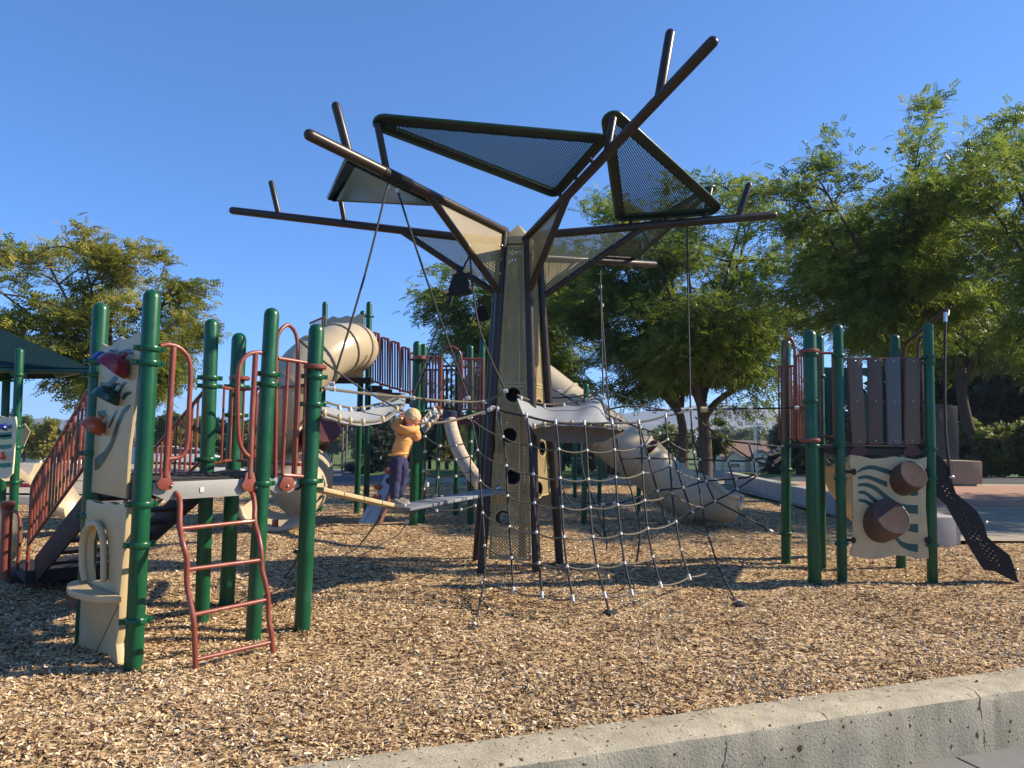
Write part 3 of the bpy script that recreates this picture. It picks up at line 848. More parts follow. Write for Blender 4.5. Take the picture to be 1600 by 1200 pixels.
    MB().prism(sh, (0, 0, 1), .045).build('counter', TAN, sp, bevel=.01)
    # lower V brace under the counter
    mid = pp.at((u0 + u1) / 2, zc - .46, .05)
    a, b = pp.at(u0 + .03, zc - .045, .052), pp.at(u1 - .03, zc - .045, .052); cc = pp.at((u0 + u1) / 2, zc - .045, .17)
    MB().add([a, cc, b, mid], [(0, 1, 3), (1, 2, 3), (0, 2, 1)]) if 0 else None
    m = MB(); m.add([a, cc, b, mid], [(0, 1, 3), (1, 2, 3), (0, 2, 1), (0, 3, 2)]); m.build('brace', TAN, sp)
    # stairs going down to the left and away
    d = Vector((-.68, .735, 0)).normalized()
    e = (m1 - bl).normalized()
    run = 2.35; drop = DZ - .30
    dn = lambda p, t, z=0.0: Vector((p.x, p.y, 0)) + d * run * t + Vector((0, 0, DZ - drop * t + z))
    st = MB()
    for side, g in ((-1, bl), (1, m1)):
        g2 = g + e * (.05 if side < 0 else -.05)
        poly = [dn(g2, 0, .02), dn(g2, 1, .02), dn(g2, 1, -.26), dn(g2, .92, -.26), dn(g2, 0, -.24)]
        MB().prism(poly, e * side, .02).build('stringer', BLACK, T, bevel=.003)
    for i in range(6):
        t = (i + .6) / 6.2
        p = dn(lerp(bl, m1, .5), t, -.1)
        MB().box(p, .74, .27, .03, Matrix.Rotation(math.atan2(e.y, e.x), 3, 'Z')).build('step', GREYD, T, bevel=.004)
    for side, g in ((-1, bl), (1, m1)):
        g2 = g + d * .06
        hr = MB()
        topz, botz = .74, .14
        hr.tube(spline([dn(g2, .0, topz), dn(g2, .3, topz), dn(g2, .75, topz), dn(g2, .95, topz), dn(g2, 1.0, topz - .06), dn(g2, 1.0, topz - .3), dn(g2, 1.0, -.35)], 4), .017, 10)
        hr.tube([dn(g2, .0, botz), dn(g2, 1.0, botz)], .015, 10)
        o = hr.build('handrail', RED, T)
        balusters(o, dn(g2, .05, botz), dn(g2, .97, botz), dn(g2, .05, topz), dn(g2, .97, topz), 17, .0115, RED)
    # transfer platform and its red legs
    pc = dn(lerp(bl, m1, .5), 1.12, -.06)
    rz = Matrix.Rotation(math.atan2(e.y, e.x), 3, 'Z')
    MB().box(pc, .9, .62, .12, rz).build('transfer_platform', GREYD, T, bevel=.01)
    pc2 = pc + d * .5 - Vector((0, 0, .12))
    MB().box(pc2 - e * .05, .9, .6, .14, rz).build('transfer_platform', GREYD, T, bevel=.01)
    for p in (pc + e * .3 - d * .1, pc - e * .3 - d * .1, dn(bl + e * .2, .55)):
        MB().tube([Vector((p.x, p.y, -.1)), Vector((p.x, p.y, pc.z if p is not None else .3))], .045, 14).build('leg', RED, T)
    return m4
M4 = left_structure()

# ------------------------------------------------------------------ tree-shaped climbing tower
TC = Vector((0.07, 8.92, 0))
FLANGE = nmat('black_green_flange', (.004, .013, .010), .45, var=.1)
def tower():
    T = thing('climbing_tower', 'tall brown and tan tree-shaped climbing tower with branching tubes and green canopies', 'climbing tower', TC)
    RB, RT, ZT = 0.50, 0.235, 4.02
    top = Vector((0.055, 8.95, 0))
    ang = [R_(-64 + 72 * i) for i in range(5)]          # FR, R, back, L, FL
    def cor(i, z, k=1.0):
        t = z / ZT; r = (RB + (RT - RB) * t) * k
        c = lerp(TC, top, t); a = ang[i % 5]
        return Vector((c.x + r * math.cos(a), c.y + r * math.sin(a), z))
    pr = 0.052
    ztop = [4.06, 4.17, 3.95, 4.10, 4.16]
    # arms: tips traced from the photograph at their own distances
    tips = [P(1113, 66, 6.15), P(1208, 336, 9.15), P(1022, 413, 11.2), P(364, 329, 10.0), P(484, 211, 6.2)]
    braces = [((888, 312), (826, 466)), ((1008, 362), (857, 458)), None, ((625, 367), (764, 452)), ((668, 308), (777, 452))]
    arms = []
    for i in range(5):
        b = cor(i, ztop[i], 1.12)
        MB().tube([cor(i, -.15, 1.12), cor(i, ztop[i] - .05, 1.12), b], pr, 18).build('corner_pipe', BROWN, T)
        # second, thinner pipe beside it
        a2 = ang[i] + .0
        off = Vector((math.cos(a2 + 1.57), math.sin(a2 + 1.57), 0)) * .085
        if i == 4:
            MB().tube([cor(i, -.15, 1.02) - off, cor(i, 3.9, 1.02) - off * .8], pr * .6, 12).build('corner_pipe', BROWN, T)
        arm = MB().tube([b - (tips[i] - b).normalized() * .03, tips[i]], [pr * 1.04, pr * 1.04], 20, 'round').build('arm', BROWN, T)
        MB().sphere(b, pr * 1.06).build('elbow', BROWN, arm)
        arms.append((b, tips[i], arm))
    def onarm(i, px, off=None):
        b, t, _ = arms[i]
        # point of the arm whose picture column is px
        lo, hi = 0.0, 1.0
        def col(s):
            v = lerp(b, t, s) - CAMP; return 800 + FPX * v.dot(CR) / v.dot(_f)
        rev = col(1) < col(0)
        for _k in range(40):
            mid = (lo + hi) / 2
            if (col(mid) < px) != rev: lo = mid
            else: hi = mid
        return lerp(b, t, (lo + hi) / 2)
    # braces and perforated gussets
    for i, br in enumerate(braces):
        if br is None:
            A = lerp(arms[i][0], arms[i][1], .4); B = cor(i, 3.3, 1.12)
        else:
            A = onarm(i, br[0][0])
            B = cor(i, 3.36 if i != 3 else 3.42, 1.12)
        MB().tube([A, B], pr * .82, 16).build('brace', BROWN, T)
        C = arms[i][0]
        g = (A + B + C) / 3
        n = (A - C).cross(B - C).normalized()
        if n.dot(CAMP - g) < 0: n = -n
        ins = [lerp(p, g, .10) for p in (A, B, C)]
        m = MB().prism([p + n * .012 for p in ins], n, .006)
        o = m.build('gusset_panel', TANP, T)
        bm = MB()
        for k in range(3):
            p, q = [A, B, C][k], [A, B, C][(k + 1) % 3]; pi_, qi = ins[k], ins[(k + 1) % 3]
            for s_ in (.25, .5, .75):
                bm.sphere(lerp(pi_, qi, s_) + n * .02, .016, nu=8, nv=5)
                bm.tube([lerp(pi_, qi, s_), lerp(p, q, s_)], .007, 6)
        bm.build('fixing_lugs', ALU, o)
    # trunk faces: flanged perforated sheets with round climbing holes
    holes = {4: [(803, 617), (797, 680), (802, 745), (783, 810)], 0: [(841, 635), (846, 700), (840, 764)], 3: [(754, 697)]}
    zr = {4: (.12, 3.98), 0: (.86, 3.95), 3: (.92, 3.98), 1: (.7, 3.95), 2: (.7, 3.95)}
    for f in range(5):
        i, j = f, (f + 1) % 5
        a0, a1 = cor(i, 0, .98), cor(j, 0, .98); t0, t1 = cor(i, ZT, .98), cor(j, ZT, .98)
        eu = (a1 - a0).normalized(); c0 = (a0 + a1) / 2; c1 = (t0 + t1) / 2
        ev = (c1 - c0).normalized(); n = eu.cross(ev).normalized()
        if n.dot(c0 - TC) < 0: n = -n
        if eu.cross(ev).dot(n) < 0: pass
        w0, w1 = (a1 - a0).length / 2 - .028, (t1 - t0).length / 2 - .022
        Lf = (c1 - c0).length
        hw = lambda v: w0 + (w1 - w0) * v / Lf
        fr = lambda u, v, off, c0=c0, eu=eu, ev=ev, n=n: c0 + eu * u + ev * v + n * (off + .004)
        def sheet_(v0, v1, hs, nm, fl=.028):
            outer = [(-hw(v0) + fl, v0 + fl), (hw(v0) - fl, v0 + fl), (hw(v1) - fl, v1 - fl), (-hw(v1) + fl, v1 - fl)]
            circ = [[(hu + .088 * math.cos(k * PI / 12), hv + .088 * math.sin(k * PI / 12)) for k in range(24)] for hu, hv in hs]
            o = MB().plate(outer, circ, fr, .005).build(nm, TANP, T)
            b = MB()
            so_ = [(-hw(v0), v0), (hw(v0), v0), (hw(v1), v1), (-hw(v1), v1)]
            b.plate(so_, [outer], lambda u, v, off: fr(u, v, off + .003), .012)
            for hu, hv in hs:
                b.plate([(hu + .118 * math.cos(k * PI / 12), hv + .118 * math.sin(k * PI / 12)) for k in range(24)], [[(hu + .084 * math.cos(k * PI / 12), hv + .084 * math.sin(k * PI / 12)) for k in range(24)]], lambda u, v, off: fr(u, v, off + .006), .004)
            b.build('sheet_border', TANS, o)
            for hu, hv in hs:
                ring = [fr(hu + .082 * math.cos(k * PI / 12), hv + .082 * math.sin(k * PI / 12), .004) for k in range(24)]
                lin = [[fr(hu + .079 * math.cos(k * PI / 12), hv + .079 * math.sin(k * PI / 12), -d_) for k in range(25)] for d_ in (0, .06, .12, .18)]
                if not (f == 4 and hv < 1.0): lin.append([fr(hu, hv, -.185)] * 25)
                MB().tube(ring, .012, 8, closed=True).grid(lin).build('hole_ring', BLACK, o)
            bt = MB()
            nb = 5
            for k in range(nb):
                v = v0 + .08 + (v1 - v0 - .16) * k / (nb - 1)
                for s_ in (-1, 1): bt.sphere(fr(s_ * (hw(v) - .016), v, .004), .0125, (1, 1, 1), 8, 5)
            bt.build('bolts', ALU, o)
        hs = []
        for (px, py) in holes.get(f, []):
            d = ray(px, py); t = (c0 + n * .004 - CAMP).dot(n) / d.dot(n); q = CAMP + d * t - c0
            hs.append((q.dot(eu), q.dot(ev)))
        for s_ in (0, 1):
            pass
        lo, hi = zr[f]
        split = 2.22
        h_low = [h for h in hs if h[1] < split]; h_up = [h for h in hs if h[1] >= split]
        # keep holes on the sheet
        fixh = lambda L: [(max(-hw(v) + .15, min(hw(v) - .15, u)), v) for u, v in L]
        sheet_(lo, split - .004, fixh(h_low), 'trunk_panel'); sheet_(split + .004, hi, [], 'trunk_panel')
    # inner dark core posts visible through the holes
    # pyramid cap
    m = MB(); zc = 4.0
    base = [cor(i, ZT, 1.0) for i in range(5)]; base = [Vector((p.x, p.y, zc)) for p in base]
    apex = Vector((top.x, top.y, 4.30)); rim = [p + Vector((0, 0, .09)) for p in base]
    m.add(base + rim + [apex], [(i, (i + 1) % 5, 5 + (i + 1) % 5, 5 + i) for i in range(5)] + [(5 + i, 5 + (i + 1) % 5, 10) for i in range(5)] + [(4, 3, 2, 1, 0)])
    m.build('cap', TANS, T, bevel=.006)
    # twigs
    def twig(i, px, tip, r=.040, name='twig'):
        a = onarm(i, px); Yt = a.y + tip[2]
        MB().tube([a, P(tip[0], tip[1], Yt)], r, 14, 'round').build(name, BROWN, arms[i][2])
        return P(tip[0], tip[1], Yt)
    twig(4, 545, (525, 166, -.05), .043)
    k1 = twig(4, 605, (590, 196, -.1), .036)
    twig(3, 436, (424, 286, 0), .040)
    k3 = twig(3, 539, (531, 305, 0), .036)
    twig(1, 1153, (1170, 290, 0), .045)
    k4 = twig(1, 1100, (1110, 296, .1), .036)
    twig(0, 1030, (1047, 53, .12), .050)
    k2 = twig(0, 948, (958, 186, .1), .042)
    twig(2, 1000, (1001, 380, 0), .036)
    MB().tube([onarm(4, 598), onarm(4, 640)], pr * 1.16, 20).build('sleeve', BLACK, arms[4][2])
    # canopies: rolled green rims round perforated sheet
    def canopy(pts, rad, seg=6, th=.010, mat=None):
        pts = [Vector(p) for p in pts]
        n = (pts[1] - pts[0]).cross(pts[2] - pts[0]).normalized()
        if n.z < 0: n = -n
        N = len(pts); loop = []
        for i in range(N):
            p0, p1, p2 = pts[i - 1], pts[i], pts[(i + 1) % N]
            a = (p0 - p1).normalized(); b = (p2 - p1).normalized()
            half = a.angle(b) / 2
            rr = rad; p1 = p1 - (a + b).normalized() * (rr / math.sin(half) - rr)
            a = (p0 - p1).normalized(); b = (p2 - p1).normalized(); half = a.angle(b) / 2
            d = rr / math.tan(half)
            c = p1 + (a + b).normalized() * (rr / math.sin(half))
            s, e = p1 + a * d - c, p1 + b * d - c
            tot = s.angle(e)
            for k in range(seg + 1):
                t = k / seg
                v = (s * math.sin((1 - t) * tot) + e * math.sin(t * tot)) / math.sin(tot)
                loop.append(c + v)
        g = sum(loop, Vector()) / len(loop)
        th = .028
        inner = []
        L = len(loop)
        for i in range(L):
            t = (loop[(i + 1) % L] - loop[i - 1]).normalized(); inn = n.cross(t)
            if inn.dot(g - loop[i]) < 0: inn = -inn
            inner.append((loop[i], inn))
        w = .115
        O = thingless = None
        m = MB()
        o_ = [p for p, q in inner]; i_ = [p + q * w for p, q in inner]
        m.prism(o_ , n, .01, 1) if False else None
        rows = []
        m2 = MB()
        for a_, b_ in zip(inner, inner[1:] + inner[:1]):
            m2.add([a_[0], b_[0], b_[0] + b_[1] * w, a_[0] + a_[1] * w], [(0, 1, 2, 3)])
            m2.add([p - n * .008 for p in (a_[0], b_[0], b_[0] + b_[1] * w, a_[0] + a_[1] * w)], [(3, 2, 1, 0)])
        # centre sheet, drawn to the flange's inner edge
        m.prism([p + q * (w - .01) - n * .003 for p, q in inner], n, th)
        c = m.build('canopy', mat or CANP, T)
        m2.build('canopy_flange', FLANGE, c, fix=False)
        MB().tube([p + n * .0 for p in o_], .019, 10, closed=True).build('canopy_rim', GREEN_D, c)
        bt = MB()
        for k in range(0, L):
            a_, b_ = inner[k], inner[(k + 1) % L]
            ln = (b_[0] - a_[0]).length
            cnt = int(ln / .30)
            for q in range(cnt):
                t = (q + .5) / cnt
                bt.sphere(lerp(a_[0] + a_[1] * .09, b_[0] + b_[1] * .09, t) - n * .010, .010, nu=8, nv=5)
        if bt.v: bt.build('bolts', GREYD, c)
        return c
    up = Vector((0, 0, 1))
    e1, e2 = onarm(0, 868), onarm(0, 950)
    canopy([P(571, 186, k1.y - .05), P(946, 216, e2.y + .1), P(869, 305, e1.y)], .10)
    f1, f2 = onarm(1, 962), onarm(1, 1132)
    canopy([P(949, 172, k2.y), P(1124, 329, f2.y), P(966, 343, f1.y)], .11)
    h1, h2 = onarm(4, 555), onarm(4, 690)
    canopy([P(516, 311, k3.y), P(546, 248, h1.y + .15), P(690, 320, h2.y + .25)], .05, 6, .012, CANG)
    q1, q2 = onarm(2, 930), onarm(2, 990)
    canopy([P(1125, 284, k4.y), q1 + up * .06, q2 + up * .06], .12)
    # little brackets between canopy and arms
    for (i, px, dy) in ((0, 880, -8), (0, 905, -8), (0, 930, -8), (1, 985, -4), (1, 1040, -4), (1, 1100, -4)):
        a = onarm(i, px)
        MB().tube([a, a + Vector((-.06 if i == 0 else 0, 0, .09))], .022, 8).build('bracket', BLACK, T)
    return onarm, cor
ONARM, TCOR = tower()

# ------------------------------------------------------------------ ropes and nets
def conn(c, d, parent, r=.016, h=.036, name='clamp'):
    d = Vector(d).normalized()
    return MB().lathe(Vector(c) - d * h / 2, d, [(0, r * .6), (.004, r), (h - .004, r), (h, r * .6)], 10).build(name, WHITE, parent)
def front_net():
    cols = [
        [(737, 655), (746, 704), (750, 752), (754, 802), (757, 853), (757, 907)],
        [(778, 640), (786, 683), (791, 728), (793, 775), (796, 823), (799, 872), (802, 922)],
        [(823, 650), (829, 695), (833, 741), (835, 786), (838, 832), (842, 880), (847, 930)],
        [(868, 660), (873, 702), (875, 747), (878, 792), (881, 839), (886, 885), (895, 935)],
        [(913, 661), (917, 704), (919, 749), (922, 793), (926, 839), (933, 885), (945, 930)],
        [(956, 660), (960, 703), (962, 746), (965, 789), (970, 834), (976, 880), (987, 926)],
        [(998, 660), (1002, 697), (1004, 739), (1007, 782), (1012, 826), (1020, 870), (1032, 914)],
        [(1040, 650), (1043, 687), (1047, 728), (1050, 771), (1056, 815), (1064, 859), (1077, 902)],
        [(1079, 640), (1084, 707), (1091, 749), (1097, 793), (1107, 837), (1122, 885)]]
    T = thing('rope_net', 'wide sagging rope climbing net with white clamps in front of the tower', 'rope net', G(895, 935))
    pts = []
    for c in cols:
        bot = c[-1]; Yb = G(bot[0], bot[1], .16).y
        n = len(c)
        Yt = Yb + .95
        pts.append([P(x, y, Yt + (Yb - Yt) * (i / (n - 1)) ** .9) for i, (x, y) in enumerate(c)])
    # anchors to the ground
    anchors = {0: G(740, 981), 4: G(954, 957), 8: G(1156, 944)}
    for ci, p in enumerate(pts):
        q = spline(p, 3)
        MB().tube(q, .0105, 8).build('rope', ROPE_D, T)
        if ci in anchors:
            a = anchors[ci]
            o = MB().tube([p[-1], a + Vector((0, 0, -.05))], .0105, 8).build('anchor_rope', ROPE_D, T)
            conn(lerp(p[-1], a, .95), a - p[-1], o, .019, .07)
            MB().lathe(a + Vector((0, 0, -.01)), (0, 0, 1), [(0, .0), (0, .07), (.018, .065), (.03, .03), (.045, .0)], 14).build('anchor_plate', GREYD, o)
        for i, k in enumerate(p):
            d = (p[min(i + 1, len(p) - 1)] - p[max(i - 1, 0)])
            conn(k, d, T, .016, .068 if (i == 0 or (i == len(p) - 1 and ci not in (0, 8))) else .032)
    for r in range(1, 7):
        line = []
        for ci, p in enumerate(pts):
            k = r if ci not in (0, 8) else r - 0
            if ci in (0, 8): k = min(r, 5) if r < 6 else None
            if k is None: continue
            line.append(p[k - (1 if ci in (0,) and r >= 1 else 0)] if ci == 0 else p[k])
        if r == 6: line = [pts[0][5]] + [p[6] for p in pts[1:8]] + [pts[8][5]]
        q = []
        for a, b in zip(line, line[1:]): q += sag(a, b, .028, 4)[:-1]
        q.append(line[-1])
        MB().tube(q, .0085, 8).build('cross_rope', ROPE_T, T)
    tl = [p[0] for p in pts]
    q = []
    for a, b in zip(tl, tl[1:]): q += sag(a, b, .008, 3)[:-1]
    q.append(tl[-1])
    MB().tube(q, .012, 8).build('edge_rope', ROPE_D, T)
    return pts
NET = front_net()

def rope_thing(name, label, lines, cat, r=.010, mat=None, clamps=(), group=None):
    """one rope assembly; lines are lists of (px,py,Y)"""
    allp = [[P(*q) if not isinstance(q, Vector) else q for q in ln] for ln in lines]
    T = thing(name, label, cat, allp[0][0], group)
    for p in allp:
        MB().tube(spline(p, 4) if len(p) > 2 else p, r, 8).build('rope', mat or ROPE_D, T)
    for c in clamps:
        q = P(*c[:3]) if not isinstance(c, Vector) else c
        conn(q, (1, 0, .1) if len(c) < 4 else c[3], T, .022, .05)
    return T
# big back net towards the right-hand play set
def back_net():
    L = [
        [(960, 655, 8.6), (1000, 668, 8.7), (1030, 677, 8.8), (1087, 682, 9.0), (1130, 688, 9.1), (1170, 693, 9.25), (1222, 698, 9.4)],
        [(970, 717, 8.6), (1013, 716, 8.7), (1053, 717, 8.8), (1093, 718, 8.9), (1137, 720, 9.1), (1177, 719, 9.2), (1222, 706, 9.4)],
        [(990, 780, 8.5), (1027, 767, 8.6), (1067, 762, 8.7), (1103, 752, 8.8), (1150, 748, 9.0), (1180, 741, 9.15), (1222, 712, 9.4)],
        [(1000, 818, 8.4), (1045, 816, 8.5), (1082, 800, 8.6), (1117, 783, 8.75), (1152, 764, 8.95), (1207, 727, 9.3), (1222, 714, 9.4)],
        [(1087, 652, 8.7), (1130, 688, 9.1), (1177, 719, 9.2), (1207, 727, 9.3)],
        [(960, 668, 8.6), (970, 717, 8.6), (990, 780, 8.5), (1000, 830, 8.4), (994, 880, 8.3)],
        [(1000, 668, 8.7), (1013, 716, 8.7), (1027, 767, 8.6), (1040, 812, 8.5)],
        [(1040, 680, 8.85), (1053, 717, 8.8), (1067, 762, 8.7), (1082, 800, 8.6)],
        [(1083, 682, 9.0), (1093, 718, 8.9), (1103, 752, 8.8), (1117, 783, 8.75)],
        [(1123, 690, 9.1), (1137, 720, 9.1), (1150, 765, 8.95)],
        [(1170, 694, 9.25), (1177, 719, 9.2), (1180, 742, 9.15)],
        [(1117, 783, 8.75), (1160, 805, 9.0), (1203, 829, 9.35), (1224, 836, 9.42)],
        [(948, 640, 8.6), (990, 634, 8.7), (1042, 641, 8.9)]]
    T = rope_thing('rope_net', 'black rope net stretching behind the tan tube slide exit to the right deck', L, 'rope net', .011)
    for ln in L[:4]:
        for q in ln[1:-1]: conn(P(*q), (0, .2, 1), T, .020, .036)
    for k in range(5):
        conn(P(1196 + k * 7, 713 - k * 4, 9.25), (1, 0, -.6), T, .024, .05)
    conn(P(1204, 830, 9.35), (1, .2, -.5), T, .024, .06)
back_net()
# net under the middle of the frame
def middle_net():
    L = [[(663, 668, 10), (664, 720, 10), (667, 770, 9.8)], [(687, 690, 10), (684, 740, 10), (681, 790, 9.6), (680, 800, 9.5)], [(736, 680, 10.2), (735, 740, 10.2), (737, 782, 10)],
         [(664, 682, 10), (687, 697, 10), (712, 696, 10.1), (736, 690, 10.2)], [(664, 706, 10), (685, 718, 10), (712, 718, 10.1), (736, 713, 10.2)], [(662, 736, 10), (684, 746, 10), (712, 744, 10.1), (738, 735, 10.2)],
         [(662, 764, 9.9), (681, 774, 9.9), (690, 776, 9.9)], [(655, 785, 9.6), (682, 798, 9.5), (720, 796, 9.7), (742, 790, 9.9)]]
    T = rope_thing('rope_net', 'small black rope net hanging behind the boy under the red rear deck', L, 'rope net', .010)
    for ln in L[3:]:
        for q in ln: conn(P(*q), (0, .2, 1), T, .022, .035)
middle_net()
# net inside the tower's right flank, seen through the front one
rope_thing('rope_net', 'dark slack rope ladder hanging low between the tower and tan slide', [
    [(908, 690, 9.3), (912, 740, 9.1), (945, 832, 8.8), (947, 860, 8.7)], [(880, 770, 9.2), (900, 795, 9.1), (946, 845, 8.8)], [(868, 690, 9.2), (882, 770, 9.1), (947, 788, 9.0), (992, 779, 9.0)], [(943, 788, 9.0), (944, 840, 8.8)]],
    'rope net', .009, None, [(930, 790, 9.0), (942, 788, 9.0), (960, 786, 9.0), (946, 846, 8.8), (980, 791, 9.0)])

# hanging cables
def cable(label, lines, clamps=(), r=.011, mat=None, name='support_cable'):
    return rope_thing(name, label, lines, 'cable', r, mat, clamps, 'steel-cored cables rigged between tower and decks')
a1 = ONARM(4, 608); a2 = ONARM(4, 617)
vv = Vector((0, 0, .05))
cable('long black cable slanting down left from the tower arm to the left membrane bridge', [[a1 - vv, P(570, 430, 6.75), P(519, 600, 6.5)]], [(606, 292, a1.y, (0.1, 0, 1)), (519, 600, 6.5)])
cable('long black cable slanting down right from the tower arm to the net corner', [[a2 - vv, P(661, 420, 7.2), P(731, 622, 7.55)], ], [(620, 298, a2.y, (0, 0, 1)), (731, 622, 7.55)])
b1 = lerp(ONARM(4, 668), TCOR(4, 3.36, 1.12), .55)
def plate_cable():
    T = cable('pair of cables through a dark bell-shaped plate beside the tower brace', [[b1 - vv, P(700, 470, 8.2), P(640, 632, 8.0)], [b1 - vv * .6, P(748, 510, 7.9), P(790, 611, 7.7)]], [(790, 611, 7.7), (718, 402, b1.y, (0, 0, 1))])
    Y = 8.15
    out = [(718, 414), (724, 417), (726, 424), (730, 430), (734, 446), (738, 459), (716, 462), (697, 461), (702, 446), (708, 430), (711, 424), (713, 417)]
    MB().prism([P(x, y, Y) for x, y in out], (0, -1, .05), .03).build('bell_shaped_plate', BLACK, T, bevel=.006)
    for x, y in ((709, 425), (728, 423), (697, 455), (737, 449)):
        MB().sphere(P(x, y, Y - .03), .034, (1, .6, .8)).build('ferrule', TAN, T)
plate_cable()
def plate_cable2():
    T = cable('thin crossing cables with a half hidden dark plate close to the trunk', [[(752, 470, 9.6), (738, 500, 9.6), (684, 620, 9.3)], [(708, 463, 9.4), (690, 520, 9.2), (646, 620, 9.0)], [(692, 560, 9.6), (730, 600, 9.6), (752, 612, 9.5)]], [], .009)
    Y = 9.7
    MB().prism([P(x, y, Y) for x, y in ((748, 476), (760, 480), (764, 500), (742, 503), (740, 498))], (0, -1, .05), .03).build('bell_shaped_plate', BLACK, T, bevel=.006)
    MB().sphere(P(741, 497, Y - .05), .036, (1, .6, .8)).build('ferrule', TAN, T)
plate_cable2()
d1 = ONARM(1, 1073)
cable('single vertical black cable dropping from the right tower arm to the net edge', [[d1 - vv, P(1076, 500, 8.9), P(1079, 640, 8.5)]], [(1079, 640, 8.5)])
cable('twin vertical cables hanging from the rear arm beside the trunk', [[(938, 412, 9.9), (940, 520, 9.4), (943, 622, 8.8)], [(938, 440, 9.9), (944, 540, 9.4), (953, 660, 8.6)]], [(938, 448, 9.9, (0, 0, 1)), (938, 465, 9.9, (0, 0, 1)), (941, 477, 9.8, (0, 0, 1)), (943, 622, 8.8)], .010)
cable('upper beige rope running from the left deck post across to the trunk', [[(505, 606, 5.85), (530, 610, 6.1), (590, 617, 6.8), (640, 621, 7.3), (700, 627, 7.7), (757, 627, 8.0), (790, 611, 7.7)]], [(520, 608, 6.0, (1, 0, 0)), (645, 622, 7.3, (1, 0, 0)), (700, 627, 7.7, (1, 0, 0)), (757, 628, 8.0, (1, 0, 0))], .013, ROPE_T)
cable('lower grey rope curving from behind the boy up to the net', [[(652, 661, 7.0), (690, 660, 7.2), (725, 653, 7.4), (757, 643, 7.6), (778, 636, 7.7)]], [(755, 645, 7.6, (1, 0, .3)), (765, 640, 7.6, (1, 0, .3)), (770, 637, 7.7, (1, 0, 0))], .013, ROPE_T)
cable('dark cable slanting from the left red hoop down to the boy', [[(463, 527, 5.9), (510, 568, 6.2), (570, 610, 6.6), (640, 648, 7.1)]], [], .010)
cable('thin black cable crossing in front of the tan tube slide', [[(855, 622, 9.0), (900, 620, 9.0), (948, 612, 9.1), (1010, 636, 9.0)], [(862, 608, 9.0), (880, 617, 9.0), (940, 655, 8.7)]], [(874, 612, 9.0)], .010)
cable('long level cable from the net corner to the right deck posts', [[(1010, 641, 8.7), (1080, 640, 8.6), (1140, 639, 8.5), (1262, 637, 8.2)]], [(1043, 641, 8.6, (1, 0, 0)), (1067, 640, 8.6, (1, 0, 0)), (1172, 638, 8.4, (1, 0, 0)), (1245, 637, 8.2, (1, 0, 0))], .010)
for x in (1100, 1125):
    MB().tube([P(x - 5, 640, 8.55), P(x + 5, 640, 8.55)], .035, 10).build('float_bead', TAN, bpy.data.objects['support_cable'])
cable('slack tie rope from the plank bridge down to the chips', [[(668, 735, 7.5), (655, 790, 7.7), (640, 812, 7.9), G(622, 836)]], [(667, 757, 7.5, (0, 0, 1)), (636, 815, 7.9, (.3, 0, 1))], .008, ROPE_T)
cable('short black tie rope by the rightmost left-deck post', [[(466, 862, 6.6), (461, 880, 6.65), G(445, 902)]], [], .009)
MB().lathe(P(464, 865, 6.6), (0, 0, 1), [(0, .0), (.0, .03), (.02, .036), (.03, .03)], 14).build('post_cap', GREEN, bpy.data.objects['support_cable'])
cable('leaning black tie rope with a green buckle under the plank bridge', [[(604, 792, 7.2), (582, 826, 7.4), G(556, 858)]], [], .009)

# membranes and planks
def membrane(label, topline, botline, mat, clips=6, th=.02, cl=WHITE):
    T = thing('membrane_bridge', label, 'rope bridge', P(*topline[0]))
    A = spline([P(*q) for q in topline], 5); B = spline([P(*q) for q in botline], 5)
    n = min(len(A), len(B)); rows = []
    for i in range(n):
        row = []
        for j in range(7):
            t = j / 6
            p = lerp(A[i], B[i], t); p.z -= .05 * math.sin(PI * t) + .004 * math.sin(i * 1.3)
            row.append(p)
        rows.append(row)
    MB().grid(rows, th).build('membrane', mat, T)
    for k, (ln, nm) in enumerate(((A, 'edge_rope'), (B, 'edge_rope'))):
        MB().tube([p + Vector((0, 0, .035 if k == 0 else .01)) for p in ln], .011, 8).build(nm, ROPE_T, T)
        for i in range(clips):
            q = ln[int((i + .5) / clips * (n - 1))]
            MB().sphere(q + Vector((0, 0, .012)), .034, (.62, .6, 1.0), 10, 6).build('clip', TAN if k else cl, T)
    return T
membrane('grey sagging membrane bridge from the left deck up to the boy', [(503, 633, 6.1), (530, 640, 6.35), (560, 643, 6.7), (600, 634, 7.15), (634, 619, 7.5)], [(503, 646, 5.7), (530, 655, 5.9), (560, 661, 6.2), (598, 657, 6.6), (630, 634, 7.1)], GREYL, 6)
membrane('short grey membrane rising just right of the boy’s head'.replace('’', "'"), [(658, 664, 7.2), (668, 652, 7.5), (682, 637, 7.9)], [(668, 668, 7.0), (680, 657, 7.3), (692, 641, 7.7)], GREYL, 4)
membrane('broad pale grey membrane walkway right of the tower trunk', [(808, 622, 8.3), (850, 636, 8.75), (900, 632, 8.9), (935, 622, 8.9), (948, 650, 8.7), (972, 662, 8.5)], [(832, 668, 7.7), (850, 664, 7.75), (880, 662, 7.85), (915, 664, 7.95), (950, 667, 8.0), (970, 670, 8.1)], GREYL, 7)
